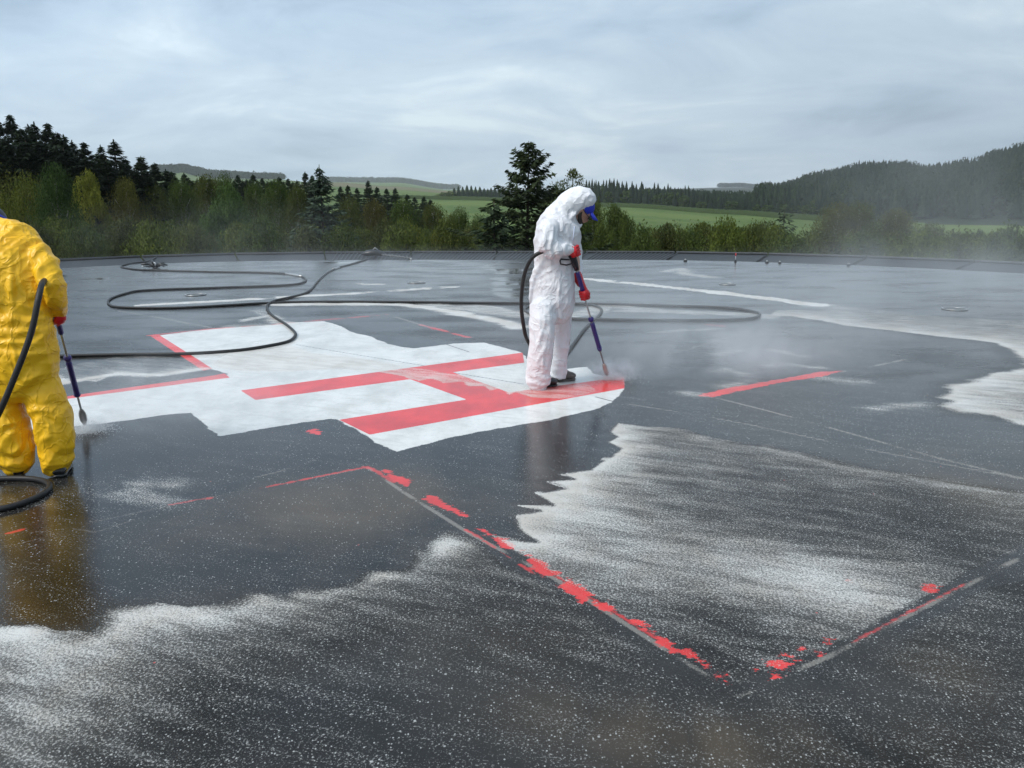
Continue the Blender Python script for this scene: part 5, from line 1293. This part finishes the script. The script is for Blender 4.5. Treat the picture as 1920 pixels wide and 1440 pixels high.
body.tube([T(34,700,4.84), T(23,612,4.84), T(11,510,4.91), T(3,466,4.97), T(-10,448,5.03), T(-16,436,5.07)], [(.17, .14), (.15, .12), (.17, .14), (.13, .12), (.06, .06), (.055, .06)], 16, True, None, (1, 0, 0))
hc2 = T(-18, 424, 5.10); f2 = Vector((-.25, .85, -.5)).normalized(); c2 = Vector((-.1, .5, .85)); c2 = (c2-f2*c2.dot(f2)).normalized(); x2 = c2.cross(f2)
hx2 = Matrix((f2, x2, c2)).transposed()
body.ellipsoid(hc2, (.095, .076, .11), hx2, 18, 12)
body.ellipsoid(hc2+f2*.06-c2*.055, (.042, .05, .055), hx2)
body.tube([hc2+f2*.085+c2*.01, hc2+f2*.110-c2*.02, hc2+f2*.092-c2*.036], [.008, .013, .010], 8)
for sy in (-1, 1): body.ellipsoid(hc2+x2*sy*.078, (.022, .010, .032), hx2, 10, 7)
for L_ in (rl, ll): body.tube([T(x, y, Y) for x, y, h, d, Y in L_], [.085*(1.1-.07*i) for i in range(len(L_))], 12)
body.tube([T(70,478,4.93), T(100,538,4.85), T(112,582,4.98), T(112,594,5.0)], [.055, .045, .028, .024], 12)
body.tube([T(-50,478,4.95), T(-78,540,4.95), T(-45,590,5.25), T(-30,596,5.32)], [.055, .045, .028, .024], 12)
pY = person_thing('person', body, py0, 'person in a yellow coverall seen from behind at the left edge, washing the deck', .011)
addp('coverall', me, py0, pY)
cp_ = MB(); cp_.ellipsoid(hc2+c2*.018-f2*.006, (.112, .094, .108), hx2, 20, 12)
addp('cap', fuse(cp_, .008, 2, 'cap', None, M_capd), py0, pY)
st = MB(); st.tube([hc2+hx2 @ Vector((.115*math.cos(a), .097*math.sin(a), .03)) for a in np.linspace(0, 2*PI, 33)], [(.010, .004)]*33, 8, False)
o = st.build('cap_band', M_cap, None); o.data.transform(Matrix.Translation(-py0)); o.parent = pY
topy = T(108, 600, 5.0); gy_ = G(158, 800); nzy = T(158, 791, float(gy_[1])-.08); ly = (nzy-topy).normalized()
def ony(px, py):
    best = min(np.linspace(-.1, 1.02, 300), key=lambda t: (pix(topy+(nzy-topy)*t)[0]-px)**2+(pix(topy+(nzy-topy)*t)[1]-py)**2); return topy+(nzy-topy)*float(best)
gun = MB(); gun.tube([ony(101,575), ony(104,588), ony(107,600)], [(.024, .02), (.026, .02), (.02, .018)], 12)
pipe = MB(); pipe.tube([ony(107,598), ony(155,776)], .0075, 10)
g1_ = ribs(ony(107,603), ony(111,626), .0165, .014, 8)
coll = MB(); coll.tube([ony(121,669), ony(122,671), ony(123,675), ony(123.5,677)], [.014, .024, .024, .014], 12)
g2_ = MB(); g2_.tube([ony(124,679), ony(126,684), ony(135,712), ony(142,738), ony(143.5,740), ony(144,742)], [.015, .019, .0185, .020, .024, .018], 12)
noz = MB(); noz.tube([ony(152,768), ony(153,772), ony(154,776), ony(155,779), ony(157,787), ony(159,795), ony(159.5,797)], [.010, .019, .024, .025, .024, .012, .008], 14)
lance(Vector((nzy.x, nzy.y, 0)), [('trigger_gun', gun, M_blk), ('pipe', pipe, M_steel), ('grip', g1_, M_purple), ('collar', coll, M_purple), ('grip', g2_, M_purple), ('nozzle', noz, M_nozd)], 'purple-gripped spray lance held by the yellow-suited worker')
gA = glove(ony(103,592), -ly, Vector((.6, -.7, .2)), T(113,580,4.97), 1, .022)
addp('glove', fuse(gA, .0045, 1, 'glove', None, M_glove), py0, pY)
gB = glove(T(-38,600,5.34), Vector((1, .2, -.3)), Vector((0, -.8, .4)), T(-46,589,5.25), 1, .022)
addp('glove', fuse(gB, .0045, 1, 'glove', None, M_glove), py0, pY)
for hp, tp in (((110,897), (124,872)), ((36,896), (22,868))):
    a, b_ = boot(G(*hp), G(tp[0], tp[1]), M_boot, .05, .047); o = addp('boot', fuse(a, .006, 2, 'boot', None, M_boot), py0, pY); s_ = b_.build('sole', M_boot, None); s_.data.transform(Matrix.Translation(-py0)); s_.parent = o

# ------------------------------------------------------------------ haze and drifting steam
def volume_obj(name, mesh, density_fn, lab, colr=(.86, .9, .95)):
    m = bpy.data.materials.new(name); m.use_nodes = True; t = m.node_tree; t.nodes.clear()
    out = t.nodes.new('ShaderNodeOutputMaterial'); v = t.nodes.new('ShaderNodeVolumePrincipled')
    v.inputs['Color'].default_value = (*colr, 1); v.inputs['Anisotropy'].default_value = .1
    density_fn(t, v); t.links.new(v.outputs[0], out.inputs['Volume'])
    mesh.materials.append(m); o = link(bpy.data.objects.new(name, mesh)); tag(o, lab, None, kind='stuff'); return o
b = MB(); b.box((0, 0, 60), (13000, 13000, 500)); hz = b.mesh('haze', None, False)
zmin, zmax = float(V_T_min) if 'V_T_min' in globals() else -30., 260.
for v in hz.vertices: v.co.z = zmin if v.co.z < 0 else zmax
def dens(d):
    def f(t, v): v.inputs['Density'].default_value = d
    return f
volume_obj('haze', hz, dens(.0001), 'thin rainy haze over the whole valley')
def plume(name, c, size, d, lab, scale=1.6, lo=.42, hi=.75, rot=0):
    b = MB(); b.ellipsoid((0, 0, 0), (1, 1, 1), None, 24, 16); me = b.mesh(name, None)
    def f(t, v):
        N = lambda ty: t.nodes.new(ty)
        tc = N('ShaderNodeTexCoord'); ln = N('ShaderNodeVectorMath'); ln.operation = 'LENGTH'; t.links.new(tc.outputs['Object'], ln.inputs[0])
        mr = N('ShaderNodeMapRange'); mr.interpolation_type = 'SMOOTHSTEP'; mr.inputs['From Min'].default_value = 1.0; mr.inputs['From Max'].default_value = .15; t.links.new(ln.outputs['Value'], mr.inputs['Value'])
        ge = N('ShaderNodeNewGeometry'); no = N('ShaderNodeTexNoise'); no.inputs['Scale'].default_value = scale; no.inputs['Detail'].default_value = 4; no.inputs['Roughness'].default_value = .55; no.inputs['Distortion'].default_value = .6
        t.links.new(ge.outputs['Position'], no.inputs['Vector'])
        m2 = N('ShaderNodeMapRange'); m2.inputs['From Min'].default_value = lo; m2.inputs['From Max'].default_value = hi; t.links.new(no.outputs['Fac'], m2.inputs['Value'])
        mu = N('ShaderNodeMath'); mu.operation = 'MULTIPLY'; t.links.new(mr.outputs[0], mu.inputs[0]); t.links.new(m2.outputs[0], mu.inputs[1])
        m3 = N('ShaderNodeMath'); m3.operation = 'MULTIPLY'; m3.inputs[1].default_value = d; t.links.new(mu.outputs[0], m3.inputs[0]); t.links.new(m3.outputs[0], v.inputs['Density'])
    o = volume_obj(name, me, f, lab, (.93, .95, .97)); o.location = c; o.scale = size; o.rotation_euler = (0, 0, rot); return o
gn = G(1140, 708)
plume('spray', (gn[0]+.05, gn[1], .08), (.32, .32, .13), 7.0, 'white spray bursting from the lance tip of the white-suited worker', 9, .35, .7)
plume('steam', (gn[0]+.95, gn[1]+.1, .22), (1.5, .8, .38), 2.4, 'low steam drifting right from the lance of the white-suited worker', 2.2, .38, .75, .15)
gy = G(160, 806)
plume('spray', (gy[0]+.03, gy[1], .05), (.24, .24, .09), 6.0, 'white spray at the lance tip of the yellow-suited worker', 10, .35, .7)
plume('steam', (gy[0]+.55, gy[1]+.25, .2), (1.0, .8, .35), 1.2, 'faint steam drifting right from the lance of the yellow-suited worker', 2.6, .38, .75)
c = at_d(1770, 400, 17); plume('steam', (c[0], c[1], 1.0), (3.4, 6, 2.3), .085, 'tall veil of steam over the right side of the deck', .55, .36, .7)
c = at_d(420, 440, 19); plume('steam', (c[0], c[1], .7), (5.5, 3, 1.1), .035, 'faint mist hanging over the left part of the deck rim', .6, .36, .7)
c = G(1380, 650); plume('steam', (c[0], c[1], .25), (4.0, 3.0, .6), .30, 'wide low steam sliding over the wet deck right of the red dash', 1.1, .36, .7)
c = G(1750, 570); plume('steam', (c[0], c[1], .3), (5.5, 4.5, .7), .17, 'pale ground mist on the far right of the deck', .8, .34, .7)
c = G(640, 545); plume('steam', (c[0], c[1], .3), (7, 4, .5), .11, 'thin mist over the far deck between the left hose loops', .7, .34, .7)

# water jets: streaks leaving the nozzle and droplets bouncing off the deck
mw = Mat('white_water'); mw.bsdf(Base_Color=col(.85, .87, .89), Roughness=.25, Alpha=.62)
def jet(tip, hit, spread, n, seed, lab):
    r = np.random.default_rng(seed); tip = np.array(tip); hit = np.array(hit); C = []; U = []; W = []
    def put(c, d, l, w):
        d = d/np.linalg.norm(d); s_ = np.cross(d, r.normal(size=3)); s_ /= np.linalg.norm(s_); q_ = np.cross(d, s_); b = len(C)
        C.extend([c-d*l, c+s_*w, c+q_*w, c-s_*w, c-q_*w, c+d*l])
        for i in range(4): U.append((b, b+1+i, b+1+(i+1) % 4)); U.append((b+5, b+1+(i+1) % 4, b+1+i))
    ax = hit-tip
    for i in range(n):
        t = r.random()**.7; p = tip+ax*t+np.array([r.normal(), r.normal()*.5, 0])*spread*t; put(p, ax, r.uniform(.006, .016), r.uniform(.0008, .0020))
    for i in range(n*2):
        a = r.uniform(0, 6.28); q_ = abs(r.normal())*spread*2.4+.01; h = max(0.003, abs(r.normal())*.035*math.exp(-q_*3)); p = hit+np.array([math.cos(a)*q_+spread*.8, math.sin(a)*q_, 0]); p[2] = h+.004
        put(p, np.array([math.cos(a), math.sin(a), .5]), r.uniform(.002, .007), r.uniform(.001, .0024))
    o = link(bpy.data.objects.new('water_jet', np_mesh('water_jet', np.array(C), np.array(U), mw.m))); tag(o, lab, 'water', kind='stuff')
jet(on(1138, 704), G(1144, 712), .045, 900, 5, 'white water jet and droplets under the nozzle of the white-suited worker')
jet(ony(159.5, 797), G(163, 812), .035, 800, 6, 'white water jet and droplets under the nozzle of the yellow-suited worker')
